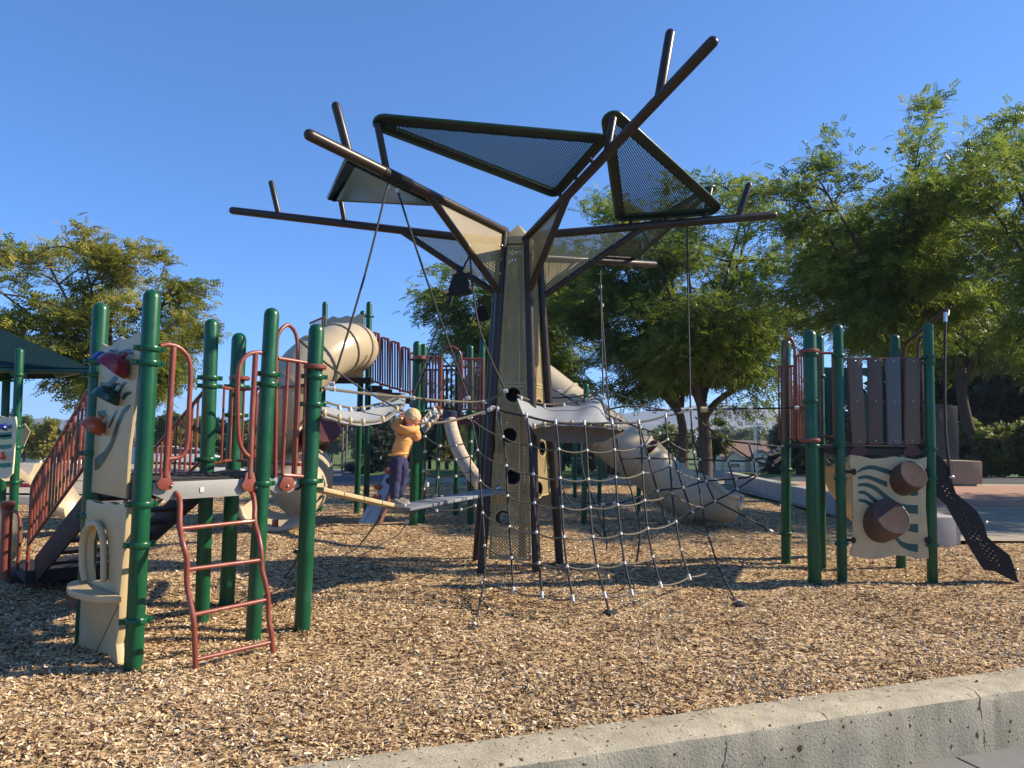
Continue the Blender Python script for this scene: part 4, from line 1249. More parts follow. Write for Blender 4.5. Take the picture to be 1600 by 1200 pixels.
def flap():
    top = spline([P(832, 670, 7.72), P(850, 667, 7.77), P(880, 665, 7.87), P(915, 667, 7.97), P(950, 669, 8.02), P(974, 671, 8.12)], 4)
    bot = spline([P(832, 676, 7.78), P(850, 688, 7.85), P(880, 692, 7.95), P(915, 692, 8.05), P(950, 689, 8.1), P(978, 676, 8.18)], 4)
    MB().grid([[lerp(a, b, j / 4) + Vector((0, .03 * math.sin(PI * j / 4), 0)) for j in range(5)] for a, b in zip(top, bot)]).build('side_flap', nmat('shaded_membrane_brown', (.115, .09, .068), .8, var=.15, vscale=14), bpy.data.objects['membrane_bridge.002'])  # dark brown paints in the shade on the membrane's downturned side
flap()
def planks():
    T = thing('plank_bridge', 'tan narrow plank sloping from the left deck down to the boy', 'plank bridge', P(505, 760, 5.9))
    a, b = P(503, 761, 5.95), P(622, 788, 6.85)
    d = (b - a).normalized(); w = Vector((d.y, -d.x, 0)).normalized()
    for i in range(4):
        p, q = lerp(a, b, i / 4 + .004), lerp(a, b, (i + 1) / 4 - .004)
        MB().prism([p + w * .02, q + w * .02, q - w * .20, p - w * .20], (0, 0, 1), .035).build('plank', TAN, T, bevel=.006)
    T = thing('plank_bridge', 'blue-grey planks rising from the boy to the tower trunk', 'plank bridge', P(700, 780, 7.5))
    c, e = P(620, 792, 6.88), P(776, 764, 8.45)
    d = (e - c).normalized(); w = Vector((d.y, -d.x, 0)).normalized()
    for i in range(5):
        p, q = lerp(c, e, i / 5 + .004), lerp(c, e, (i + 1) / 5 - .004)
        MB().prism([p + w * .16, q + w * .16, q - w * .13, p - w * .13], (0, 0, 1), .03).build('plank', GREYL if i > 1 else GREYS, T, bevel=.006)
    MB().tube([e, e + Vector((.05, 0, .02))], .03, 10).build('hinge', ALU, T)
GREYS = nmat('slate_grey_plank', (0.15, 0.155, 0.18), 0.55, var=0.1, bump=.06)
planks()

# ------------------------------------------------------------------ right play structure
WOOD_B = nmat('brown_plank', (0.125, 0.078, 0.055), 0.6, var=0.12, vscale=9, bump=.1)
WOOD_D = nmat('dark_brown_plank', (0.095, 0.055, 0.042), 0.6, var=0.12, vscale=9, bump=.1)
WOOD_G = nmat('grey_plank', (0.105, 0.10, 0.105), 0.6, var=0.12, vscale=9, bump=.1)
DRUM = nmat('drum_brown', (0.085, 0.046, 0.033), 0.45, var=0.12)
DRUMT = nmat('drum_skin', (0.075, 0.053, 0.047), 0.85, var=0.2, vscale=12, spec=.08)
def right_structure():
    T = thing('play_structure', 'green posted play deck with four upright boards and drum panel at right', 'play structure', G(1316, 908))
    r = 0.056
    r1 = ppost(T, (1228, 880), (1228, 532), .060, GREEN, (.38, 1.2), None)
    r2 = ppost(T, (1273, 912), (1265, 517), .071, GREEN, (1.52, 2.02, 2.55))
    r3 = ppost(T, (1316, 908), (1309, 508), r, GREEN, (.42, 1.15, 1.52, 2.56))
    r4 = ppost(T, (1457, 910), (1450, 506), r, GREEN, (.42, 1.17, 1.50, 2.56, 2.49))
    r5 = ppost(T, (1408, 887), (1398, 524), .060, GREEN, (1.5,))
    r6 = ppost(T, (1284, 885), (1280, 524), r, GREEN, (1.5, 2.4))
    pl = Plane(r3, r4); n = pl.n
    DZ = pl.uv(1390, 697)[1]
    for z, g in ((pl.uv(1273, 549)[1] - .02, r2), (pl.uv(1273, 688)[1], r2)):
        MB().lathe(Vector((g.x - .02, g.y, z)), (0, 0, 1), [(-.022, .06), (-.022, .10), (-.01, .112), (.01, .112), (.022, .10), (.022, .06)], 20).build('collar', RED, T)
    ring = [r3, r4, r5 + Vector((.25, .1, 0)), r6, r1, r2]
    MB().prism([Vector((p.x, p.y, DZ)) for p in ring], (0, 0, 1), .035).build('deck', GREYD, T)
    MB().prism([pl.pt(x, y, .0) for x, y in ((1286, 697), (1466, 697), (1466, 706), (1446, 711), (1300, 711), (1286, 706))], n, .03).build('fascia', GREYD, T, bevel=.004)
    for x in (1342, 1424):
        MB().prism([pl.pt(x + a, 700 + b, .012) for a, b in ((-14, 4), (-6, -3), (6, -3), (14, 4), (12, 10), (0, 13), (-12, 10))], n, .012).build('mounting_plate', RED_D, T)
    # four upright boards on two rails
    for z in (560, 628, 694):
        MB().tube([pl.pt(1316, z, -.03), pl.pt(1452, z, -.03)], .013, 8).build('rail', RED_D, T)
    for (xa, xb, xc, xd, mt) in ((1324.5, 1346.5, 1354, 1332, WOOD_B), (1356.5, 1378, 1379.5, 1358, WOOD_D), (1384.5, 1406.5, 1409.5, 1388, WOOD_G), (1416, 1438.5, 1437, 1414, WOOD_B)):
        b = MB().prism([pl.pt(x, y, .0) for x, y in ((xa, 560), (xb, 559), (xc, 694), (xd, 695))], n, .03).build('board', mt, T, bevel=.004)
        bt = MB()
        for t in (.03, .5, .96):
            bt.sphere(pl.pt((xa + xb) / 2 * (1 - t) + (xc + xd) / 2 * t, 560 + 134 * t, .004), .011, nu=8, nv=5)
        bt.build('bolts', ALU, b)
    # drum panel
    out = [(1326, 714), (1332, 711), (1345, 713), (1360, 717), (1378, 716), (1395, 713), (1412, 715), (1430, 718), (1446, 714), (1445, 740), (1444, 790), (1447, 830), (1449, 872), (1430, 872), (1412, 868), (1395, 867), (1380, 870), (1362, 873), (1345, 871), (1328, 868), (1327, 860), (1331, 853), (1331, 800), (1330, 740), (1326, 728)]
    pb = MB()
    pb.prism([pl.pt(x, y, .03) for x, y in out], n, .025)
    pb.mi = 1
    def band(ctr, w):
        c = spline([Vector((x, y, 0)) for x, y in ctr], 5); N = len(c)
        up, dn_ = [], []
        for i, p in enumerate(c):
            ww = w[0] + (w[1] - w[0]) * i / (N - 1)
            if i == 0: ww = 1.0
            up.append((p.x, p.y - ww / 2)); dn_.append((p.x, p.y + ww / 2))
        for i in range(N - 1):
            pb.prism([pl.pt(x, y, .0325) for x, y in (up[i], up[i + 1], dn_[i + 1], dn_[i])], n, .004)
    band([(1338, 737), (1347, 732), (1360, 730), (1376, 734), (1395, 740)], (4, 9))
    band([(1338, 747), (1352, 745), (1368, 750), (1384, 757)], (4, 9))
    band([(1338, 758), (1350, 757), (1366, 763), (1384, 778), (1404, 792), (1432, 796)], (4, 14))
    band([(1339, 769), (1350, 770), (1364, 781), (1378, 793)], (4, 10))
    band([(1339, 781), (1350, 783), (1362, 790), (1372, 796)], (4, 9))
    band([(1393, 806), (1408, 819), (1420, 824), (1432, 825)], (8, 14))
    band([(1392, 833), (1405, 848), (1418, 854), (1432, 856)], (6, 13))
    band([(1420, 772), (1425, 769), (1432, 765)], (4, 18))
    band([(1423, 740), (1428, 737), (1432, 734)], (4, 10))
    po = pb.build('drum_panel', [TAN, INLAY], T)
    for (x, y, rad, dep, nm) in ((1411, 749, .168, .17, 0), (1376, 815, .215, .2, 1)):
        # barrel-shaped drum, its face turned up and to the right
        ax = Vector((.14, -.88, .42)).normalized()
        c = pl.pt(x, y, .03) + ax * dep
        base = c - ax * (dep + .10)
        o = MB().lathe(base, ax, [(0, rad * .99), (dep * .55 + .05, rad * 1.02), (dep + .075, rad * .99), (dep + .095, rad * .95), (dep + .10, rad * .90)], 32).build('drum', DRUM, po)
        MB().lathe(base, ax, [(dep + .098, rad * .92), (dep + .093, rad * .6), (dep + .093, 0.001)], 32).build('drum_skin', DRUMT, o)
    # panel brackets
    for (x, y) in ((1327, 737), (1448, 737), (1326, 843), (1449, 843)):
        s_ = 1 if x < 1400 else -1
        bb = MB().tube([pl.pt(x - 10 * s_, y, .02), pl.pt(x + 5 * s_, y, .05)], .017, 8)
        bb.sphere(pl.pt(x + 4 * s_, y, .052), .03, (1, .5, 1.2)).build('bracket', BLACK, po)
    # left balcony of close red bars, with a hoop
    def bars(a, b, n_, z0, z1):
        o = MB().tube([Vector((a.x, a.y, z1)), Vector((b.x, b.y, z1))], .016, 8).build('guardrail', RED, T)
        MB().tube([Vector((a.x, a.y, z0)), Vector((b.x, b.y, z0))], .016, 8).build('bottom_rail', RED, o)
        balusters(o, Vector((a.x, a.y, z0)), Vector((b.x, b.y, z0)), Vector((a.x, a.y, z1)), Vector((b.x, b.y, z1)), n_, .0125, RED)
    z0, z1 = DZ + .06, DZ + 1.06
    bars(P(1218, 690, 9.3), P(1242, 690, 9.15), 7, z0, z1 - .05)
    bars(P(1243, 690, 8.9), P(1262, 690, 8.3), 6, z0, z1 + .03)
    bars(P(1283, 690, 8.3), P(1303, 690, 8.3), 2, z0 + .04, z1 + .02)
    bars(P(1420, 690, 9.2), P(1444, 690, 8.7), 4, z0, z1)
    MB().tube(spline([P(1225, 690, 8.8), P(1226, 560, 8.8), P(1228, 538, 8.8), (P(1234, 528, 8.8)), P(1240, 538, 8.8), P(1242, 560, 8.8), P(1243, 690, 8.8)], 5), .018, 10).build('hoop', RED, T)
    # back panel: dark green with round window
    bk = Plane(r6 + Vector((0, .1, 0)), r5 + Vector((0, .1, 0)))
    fb = lambda u, z, off: bk.at(u, z, off)
    u1 = bk.len
    circ = [(u1 * .62 + .12 * math.cos(a * PI / 10), DZ + .78 + .12 * math.sin(a * PI / 10)) for a in range(20)]
    MB().plate([(.12, DZ + .05), (u1 * .28, DZ + .05), (u1 * .30, DZ + .55), (u1 * .5, DZ + .62), (u1 * .5, DZ + .05), (u1 - .1, DZ + .05), (u1 - .1, DZ + 1.0), (.12, DZ + 1.0)], [circ], fb, .02).build('back_panel', GREEN_D, T)
    # tan slide tucked behind
    rows = []
    for i in range(12):
        t = i / 11; c = lerp(P(1300, 705, 9.4), P(1352, 800, 9.9), t) + Vector((0, 0, .05 * math.sin(t * 9)))
        rows.append([c + Vector((x, .0, z)) for x, z in ((-.30, .10), (-.27, -.06), (-.14, -.18), (.05, -.2), (.2, -.12), (.27, .1))])
    MB().grid(rows, .02).build('slide_chute', TANSL, T)
    # pole hoop and hanging trapeze rope
    MB().tube(spline([P(1412, 690, 9.0), P(1412, 600, 9.0), P(1413, 545, 9.0), P(1422, 531, 8.9), P(1445, 512, 8.6), P(1466, 494, 8.3), P(1477, 485, 8.2), P(1481, 486, 8.15), P(1480, 494, 8.1)], 5), .020, 10).build('overhead_arm', RED_D, T)
    MB().tube(spline([P(1436, 690, 8.7), P(1434, 600, 8.7), P(1435, 535, 8.7), P(1442, 526, 8.6), P(1450, 520, 8.5)], 5), .018, 10).build('overhead_arm', RED_D, T)
    # black stepped climber on the right
    cp = Plane(r4 + Vector((.07, -.02, 0)), Vector((G(1590, 915).x, G(1590, 915).y, 0)))
    outline = [cp.uv(x, y) for x, y in ((1460, 708), (1472, 716), (1482, 730), (1487, 752), (1494, 771), (1506, 781), (1527, 799), (1538, 820), (1543, 839), (1560, 854), (1578, 868), (1584, 884), (1592, 911), (1574, 903), (1556, 893), (1538, 890), (1520, 862), (1500, 826), (1480, 790), (1460, 772))]
    hl = []
    for (gx0, gy0, nx_, ny_) in ((1468, 745, 4, 5), (1492, 787, 3, 3), (1505, 812, 4, 5), (1530, 843, 4, 5)):
        for a in range(ny_):
            for b in range(nx_):
                x = gx0 + b * 6.5 + a * 3.2; y = gy0 + a * 7.4 + b * 3.6
                inside = 0; px_ = [(1460, 708), (1472, 716), (1482, 730), (1487, 752), (1494, 771), (1506, 781), (1527, 799), (1538, 820), (1543, 839), (1560, 854), (1578, 868), (1584, 884), (1592, 911), (1574, 903), (1556, 893), (1538, 890), (1520, 862), (1500, 826), (1480, 790), (1460, 772)]
                def inp(x, y):
                    r_ = False
                    for (xa, ya), (xb, yb) in zip(px_, px_[1:] + px_[:1]):
                        if (ya > y) != (yb > y) and x < (xb - xa) * (y - ya) / (yb - ya) + xa: r_ = not r_
                    return r_
                if not all(inp(x + dx, y + dy) for dx in (-5, 0, 5) for dy in (-5, 0, 5)): continue
                hl.append([cp.uv(x + dx, y + dy) for dx, dy in ((-1.9, 0), (0, -2.2), (1.9, 0), (0, 2.2))])
    fc = lambda u, z, off: cp.at(u, z, off)
    o = MB().plate(outline, hl, fc, .03).build('stepped_climber', BLACK, T)
    fl = MB()
    for i in range(0, 12):
        a = cp.at(*outline[i], -.0); b = cp.at(*outline[i + 1], -.0)
        fl.add([a, b, b + cp.n * .001 + Vector((-cp.n.x, -cp.n.y, 0)) * .16, a + Vector((-cp.n.x, -cp.n.y, 0)) * .16], [(0, 1, 2, 3)])
    fl.build('climber_flange', BLACK, o)
    bb = MB()
    for x, y in ((1486, 745), (1540, 816), (1588, 890)): bb.sphere(cp.pt(x, y, .01), .02, nu=8, nv=5)
    bb.build('bolts', ALU, o)
    tr = thing('hanging_rope', 'black rope with steel hook hanging from the right red overhead arm', 'rope', P(1478, 497, 8.1))
    MB().tube(spline([P(1477, 497, 8.1), P(1476, 600, 8.1), P(1478, 680, 8.1), P(1485, 742, 8.1)], 5), .016, 8).build('rope', ROPE_D, tr)
    MB().tube([P(1477, 488, 8.1), P(1477, 503, 8.1)], .022, 8).build('shackle', ALU, tr)
    MB().sphere(P(1486, 745, 8.1), .035, (1, 1, .6)).build('ferrule', ALU, tr)
right_structure()

# ------------------------------------------------------------------ big rear play structure: spiral tube slide, stairs, red decks, straight tube slide
def rear_structure():
    T = thing('play_structure', 'large rear play structure with tan spiral tube slide, red railings and long tube slide', 'play structure', G(573, 804))
    g = GREEN_D
    def pp_(b, t, r=.058, cl=()): return ppost(T, b, t, r, GREEN, cl)
    pp_((557, 803), (567, 486), .058, (2.7, 3.7)); pp_((572, 806), (577, 472), .058, (3.2, 3.9)); pp_((500, 800), (508, 472), .055, (3.6,))
    pp_((646, 822), (652, 534), .075, (2.0, 2.9)); pp_((658, 818), (662, 538), .065, (2.0,))
    pp_((712, 806), (716, 548), .055, (2.0,)); pp_((735, 818), (735, 540), .058, (2.0,)); pp_((752, 800), (754, 530), .058, (2.0,)); pp_((683, 780), (690, 546), .055)
    for b, t in (((874, 775), (878, 600)), ((912, 818), (916, 600)), ((936, 786), (940, 640)), ((997, 800), (1001, 690)), ((898, 778), (900, 640))):
        pp_(b, t, .05)
    TANSH = nmat('tan_hood_panel', (0.40, 0.35, 0.26), .45, var=.06)
    # hood panel at the slide mouth
    hp = Plane(G(508, 800), G(572, 804))
    YH = 13.55
    poly = [P(x, y, YH) for x, y in ((510, 500), (520, 494), (530, 497), (542, 493), (552, 496), (562, 490), (568, 492), (569, 560), (567, 592), (532, 590), (512, 580))]
    MB().prism(poly, (0.1, -1, 0), .03).build('hood_panel', TANSH, T)
    # spiral tube
    ctr = [(556, 545, 13.45), (540, 543, 13.0), (515, 552, 12.6), (478, 578, 12.25), (448, 622, 12.2), (430, 668, 12.7), (438, 700, 13.4), (458, 718, 13.5), (479, 735, 12.9), (473, 757, 12.2), (452, 775, 11.9)]
    c = spline([P(*q) for q in ctr], 6)
    rad = [.455] * len(c)
    MB().tube(c, rad, 26).build('spiral_tube_slide', TANSL, T)
    sl = [o for o in T.children if o.name.startswith('spiral_tube')][0]
    for i in (4, 9, 15, 21, 27, 33, 40, 47, 53):
        t = (c[min(i + 1, len(c) - 1)] - c[i - 1]).normalized()
        MB().lathe(c[i] - t * .03, t, [(0, .455), (.004, .485), (.05, .485), (.054, .455)], 26).build('seam_collar', TANSL, sl)
    # open scoop at its end
    e0, e1 = P(458, 768, 11.9), P(432, 790, 11.3)
    rows = []
    for i in range(9):
        t = i / 8; q = lerp(e0, e1, t); q.z = max(q.z - .06, .38)
        rows.append([q + Vector((math.cos(a) * .52, math.cos(a) * .12, -.34 - math.sin(a) * 0 + (-math.sin(a)) * .34 + .36)) for a in [PI * k / 10 for k in range(11)]])
    MB().grid(rows, .03).build('slide_scoop', TANSL, sl)
    lp = [rows[-1][k] for k in range(11)]
    MB().tube(lp, .045, 10, 'round').build('scoop_lip', TANSL, sl)
    MB().tube([P(430, 812, 11.4), P(430, 845, 11.4)], .05, 10).build('slide_leg', RED, sl)
    # dark red tube section seen under the membrane
    MB().tube(spline([P(482, 700, 13.2), P(494, 674, 13.0), P(508, 662, 12.6)], 5), .33, 22).build('red_tube_section', RED_D, T)
    # tan struts inside the spiral
    MB().tube([P(440, 640, 12.9), P(470, 690, 12.9)], .06, 10).build('strut', TANSL, T)
    # top deck and guard at left of the mouth
    MB().prism([P(500, 590, 13.4), P(580, 590, 13.4), P(584, 592, 14.6), P(505, 592, 14.6)], (0, 0, 1), .10).build('deck', GREYD, T)
    guard(T, P(484, 520, 14.4), P(506, 520, 13.6), P(484, 560, 14)[2], P(484, 500, 14)[2], 7, .02, RED)
    # stepped railings going down to the right
    segs = [((579, 520), (594, 528), 603), ((594, 528), (609, 536), 608), ((609, 534), (625, 541), 613), ((626, 543), (641, 554), 618)]
    for i, (a, b, yb) in enumerate(segs):
        Y = 13.4 - i * .22
        q = [P(a[0], yb - 12, Y), P(a[0] + 1, a[1] + 8, Y), P(a[0] + 3, a[1], Y), P(b[0] - 4, a[1] + 2, Y), P(b[0] - 1, a[1] + 9, Y), P(b[0], yb, Y)]
        o = MB().tube(spline(q, 4), .020, 8).tube([P(a[0], yb - 8, Y), P(b[0], yb - 4, Y)], .018, 8).build('stair_railing', RED, T)
        for k in range(3):
            x = a[0] + (b[0] - a[0]) * (k + 1) / 4
            MB().tube([P(x, a[1] + 2, Y), P(x, yb - 5, Y)], .015, 8).build('baluster', RED_D, o)
    for i in range(5):
        x = 580 + i * 15; y = 602 + i * 5.5; Y = 13.6 - i * .2
        MB().prism([P(x, y, Y), P(x + 18, y + 1, Y), P(x + 18, y + 1, Y + .9), P(x, y, Y + .9)], (0, 0, 1), .14).build('step', GREYD, T)
    MB().prism([P(590, 612, 12.9), P(622, 618, 12.9), P(621, 630, 12.9), P(590, 624, 12.9)], (0, -1, 0), .05).build('step_panel', TAN, T)
    # red decks behind the boy
    dz = P(700, 652, 12.3).z
    MB().prism([Vector((x, y, dz)) for x, y in ((P(640, 650, 12.4).x, 12.4), (P(757, 650, 12.4).x, 12.4), (P(760, 650, 14.2).x, 14.2), (P(640, 650, 14.2).x, 14.2))], (0, 0, 1), .06).build('deck', GREYD, T)
    MB().prism([P(640, 648, 12.36), P(757, 648, 12.36), P(757, 664, 12.36), P(640, 664, 12.36)], (0, -1, 0), .05).build('fascia', RED_D, T)
    bt = MB()
    for x in range(648, 756, 14): bt.sphere(P(x, 654, 12.33), .022, nu=8, nv=5)
    bt.build('bolts', ALU, T)
    def guard2(x0, x1, yt, yb, Y, n_, m=RED):
        a, b = P(x0, yb, Y), P(x1, yb, Y); a1_, b1_ = P(x0, yt, Y), P(x1, yt, Y)
        o = MB().tube([a1_, b1_], .02, 8).build('guardrail', m, T)
        MB().tube([a, b], .017, 8).build('bottom_rail', m, o)
        balusters(o, a, b, a1_, b1_, n_, .017, m)
    guard2(662, 690, 559, 628, 12.4, 7); guard2(718, 755, 561, 640, 12.4, 9); guard2(660, 712, 578, 638, 14.1, 9, RED_D); guard2(722, 756, 574, 640, 14.1, 8, RED_D)
    guard2(641, 652, 552, 612, 12.9, 3); guard2(690, 720, 572, 645, 13.2, 5, RED_D)
    MB().tube(spline([P(688, 645, 12.3), P(688, 570, 12.3), P(690, 553, 12.3), P(698, 543, 12.3), (P(708, 542, 12.3)), P(717, 549, 12.3), P(721, 562, 12.3), P(722, 590, 12.3)], 5), .022, 10).build('hoop', RED, T)
    MB().tube(spline([P(682, 632, 12.2), P(687, 642, 12.2), P(684, 650, 12.2), P(676, 648, 12.2)], 4), .018, 8).build('hoop', RED, T)
    MB().lathe(P(656, 559, 12.36), (0, 0, 1), [(-.03, .07), (-.03, .13), (.03, .13), (.03, .07)], 18).build('collar', RED, T)
    # curved textured climbing pole
    TEX = nmat('textured_tan_pole', (0.36, 0.27, 0.185), .7, col2=(.55, .43, .32), vscale=18, bump=1.0, bscale=26)
    cpole = spline([P(703, 655, 11.6), P(706, 672, 11.4), P(715, 700, 11.0), (P(728, 725, 10.6)), P(742, 745, 10.3), P(752, 756, 10.1)], 6)
    MB().tube(cpole, .105, 16).build('climbing_pole', TEX, T)
    MB().lathe(P(702, 655, 11.6), (0.05, 0, 1), [(-.06, .11), (.12, .13), (.14, .1)], 16).build('pole_cap', nmat('navy_plastic', (.02, .025, .06), .4), T)
    # straight wavy tube slide
    ctr = [(800, 575, 13.8), (845, 603, 13.65), (875, 627, 13.55), (905, 648, 13.5), (940, 672, 13.45), (975, 700, 13.4), (1008, 722, 13.35), (1040, 752, 13.3), (1070, 772, 13.25), (1092, 782, 13.2)]
    c = spline([P(*q) for q in ctr], 6)
    n_ = len(c)
    rad = [.44 + .006 * math.sin(i * .6) for i in range(n_)]
    st = MB().tube(c, rad, 28).build('tube_slide', TANSL, T)
    for i in (13, 25, 34, 43):
        t = (c[i + 1] - c[i - 1]).normalized()
        MB().lathe(c[i] - t * .035, t, [(0, .44), (.004, .475), (.056, .475), (.06, .44)], 28).build('seam_collar', TANSL, st)
        # flared open chute at the foot
    rows = []
    path = spline([P(1070, 768, 13.25), P(1096, 784, 13.2), P(1116, 792, 13.0), P(1130, 794, 12.85), P(1137, 795, 12.8)], 4)
    path = [Vector((p.x, p.y, max(p.z, .50))) for p in path]
    d_ = (path[-1] - path[-2]).normalized(); path += [path[-1] + d_ * .09, path[-1] + d_ * .16, path[-1] + d_ * .20]
    for i, p in enumerate(path):
        k = i / (len(path) - 1); row = []
        a0 = 1.25 - 1.0 * smooth(k * 1.2)
        for j in range(15):
            a = -a0 + (PI + 2 * a0) * j / 14
            e_ = {0: .40, 1: .72, 2: .90}.get(len(path) - 1 - i, 1.0)
            row.append(p + Vector((.10 * math.cos(a), math.cos(a) * .46 * e_, -math.sin(a) * (.44 - .06 * k) * e_)))
        rows.append(row)
    MB().grid(rows, .02).build('slide_mouth', TANSL, st)
    for ed in (0, 14):
        MB().tube([rw[ed] for rw in rows], .05, 10, 'round').build('mouth_lip', TANSL, st)
    MB().tube([rw for rw in rows[-1]], .05, 10, 'round').build('mouth_lip', TANSL, st)
    MB().tube([P(1102, 800, 13.3), G(1102, 818)], .10, 12).build('slide_leg', TANSL, st)
    MB().lathe(P(1018, 697, 13.0), (1, .1, -.9), [(-.05, .10), (0, .17), (.04, .16), (.06, .05)], 18).build('red_hood', RED_D, T)
    # climbing board with coloured holds
    HOLD = nmat('rust_hold', (.25, .07, .03), .5)
    a, b = P(583, 818, 11.5), P(633, 690, 12.1); w = Vector((.16, -.05, 0))
    d = (b - a).normalized(); n = w.cross(d).normalized()
    if n.y > 0: n = -n
    BOARD = nmat('pale_blue_board', (.27, .33, .36), .5, var=.08)
    cb = MB().prism([a - w, a + w * .5, b + w * .5, b - w * .6], n, .04).build('climbing_board', BOARD, T)
    MB().tube([a + w * .6, b + w * .6], .05, 10).build('board_rail', nmat('rust_rail', (.16, .065, .035), .5), cb)
    for t, s_ in ((.3, -.6), (.5, .1), (.42, -.9), (.62, -.5), (.75, 0)):
        MB().sphere(lerp(a, b, t) + w * s_ + n * .03, .07, (1, .6, .8)).build('hold', HOLD if t != .5 else BLACK, cb)
    MB().prism([a - w * 1.6, a - w * .9, lerp(a, b, .2) - w * .5, lerp(a, b, .2) - w * 1.3], n, .03).build('board_foot', BOARD, cb)
rear_structure()

# ------------------------------------------------------------------ small play set at far left under a fabric-like roof
def small_set():
    T = thing('small_play_set', 'small toddler play set under a dark green peaked roof at far left edge', 'play structure', (-6.6, 9.2, 0))
    for (x0, y1_, Y) in ((30, 545, 9.3), (11, 545, 10.4)):
        post(T, P(x0 - 5, 850, Y) * 1.0 if False else Vector((P(x0 - 8, 800, Y).x, Y, 0)), P(x0 + 1, y1_, Y), .052, GREEN, (.9, 1.35, 1.62, 2.3))
    ROOF = nmat('dark_teal_roof', (.005, .022, .024), .8, var=.15, spec=.12)
    ROOFU = nmat('roof_underside', (.012, .03, .03), .6, var=.1)
    f0 = P(143, 575, 9.4); z = f0.z
    A = f0; B = Vector((A.x - 9, 9.4, z)); C = Vector((A.x - 9, 13.0, z)); D = Vector((P(118, 580, 11.0).x, 11.0, z)); E1 = P(-15, 507, 11.1); E2 = E1 - Vector((4.2, 0, 0))
    m = MB(); m.add([A, B, C, D, E1, E2], [(0, 1, 5, 4), (0, 4, 3), (3, 4, 5, 2), (2, 5, 1)])
    dn_ = [p - Vector((0, 0, .03)) for p in (A, B, C, D, E1, E2)]
    m.add(dn_, [(4, 5, 1, 0), (3, 4, 0), (2, 5, 4, 3), (1, 5, 2)])
    m.add([A, B, C, D] + dn_[:4], [(0, 4, 5, 1), (1, 5, 6, 2), (2, 6, 7, 3), (3, 7, 4, 0)])
    ro = m.build('roof', ROOF, T, fix=False)
    MB().tube([A - Vector((.02, 0, .05)), B - Vector((0, 0, .05))], .03, 10).build('eave_tube', GREEN_D, ro)
    MB().tube([P(92, 585, 9.6), P(128, 577, 9.5)], .055, 10, 'round').build('eave_fitting', GREEN, ro)
    MB().tube([A - Vector((.1, -.1, .06)), E1 - Vector((0, 0, .08))], .035, 10).build('hip_tube', GREEN_D, ro)
    # chime panel
    Y = 9.0
    f = lambda x, y, o=0.0: P(x, y, Y - o)
    m = MB(); m.prism([f(x, y) for x, y in ((-30, 648), (-18, 651), (-6, 648), (8, 652), (24, 651), (26, 666), (23, 690), (21, 720), (19, 740), (10, 748), (-6, 747), (-32, 746))], (0, -1, 0), .025)
    m.mi = 1
    for y, x0 in ((662, 14), (674, -8), (678, -8), (693, -8), (722, -10)):
        m.prism([f(x, yy, .004) for x, yy in ((x0 - 10, y), (x0, y + 3), (18, y + 1), (18, y + 7), (6, y + 9), (x0 - 6, y + 6))], (0, -1, 0), .005)
    o = m.build('bell_panel', [nmat('cream_plastic', (.66, .60, .40), .45, var=.05), nmat('teal_inlay', (.03, .19, .15), .45)], T)
    for (x, y, mt, r) in ((8, 668, BLUE_B, .056), (4, 713, ORANGE_B, .062), (-8, 690, nmat('lime_bell', (.2, .4, .03), .35), .05)):
        p0 = f(x + 2, y - 7, .05)
        prof = [(0, .012), (.025, .014), (.03, .02)] + [(.03 + r * .9 * (1 - math.cos(t * PI / 12)), .02 + (r - .02) * math.sin(t * PI / 12)) for t in range(1, 7)] + [(.03 + r * .9, .001)]
        MB().lathe(p0, (-.2, -.5, -.85), prof, 18).build('bell', mt, o)
    # small angular cream panel and slide behind
    MB().prism([P(x, y, 10) for x, y in ((30, 664), (38, 662), (47, 674), (40, 690), (33, 708))], (.3, -1, 0), .03).build('side_panel', TAN, T)
    c = spline([P(24, 735, 10.2), P(45, 732, 10.4), P(66, 744, 10.6), P(86, 768, 10.8), P(104, 790, 10.9), P(125, 800, 11)], 5)
    rows = [[p + Vector((.06 * math.cos(a), math.cos(a) * .3, -math.sin(a) * .24 + .08)) for a in [PI * k / 8 for k in range(9)]] for p in c]
    MB().grid(rows, .02).build('slide_chute', TANSL, T)
    # red newel post with knob, and loop handle
    Yp = 7.0
    MB().tube([P(7, 905, Yp), P(12, 792, Yp)], .048, 14).build('newel_post', RED, T)
    MB().lathe(P(12, 792, Yp), (0.03, 0, 1), [(-.02, .05), (.01, .066), (.04, .066), (.055, .05), (.06, .0)], 16).build('knob', RED, T)
    MB().tube(spline([P(14, 799, Yp), P(24, 799, Yp), P(30, 806, Yp), P(31, 830, Yp), P(29, 870, Yp), P(25, 892, Yp)], 5), .017, 10).build('loop_handle', RED, T)
    MB().sphere(P(-2, 838, 8), .24, (1, .8, 1.5)).build('tan_seat', TAN, T)
small_set()

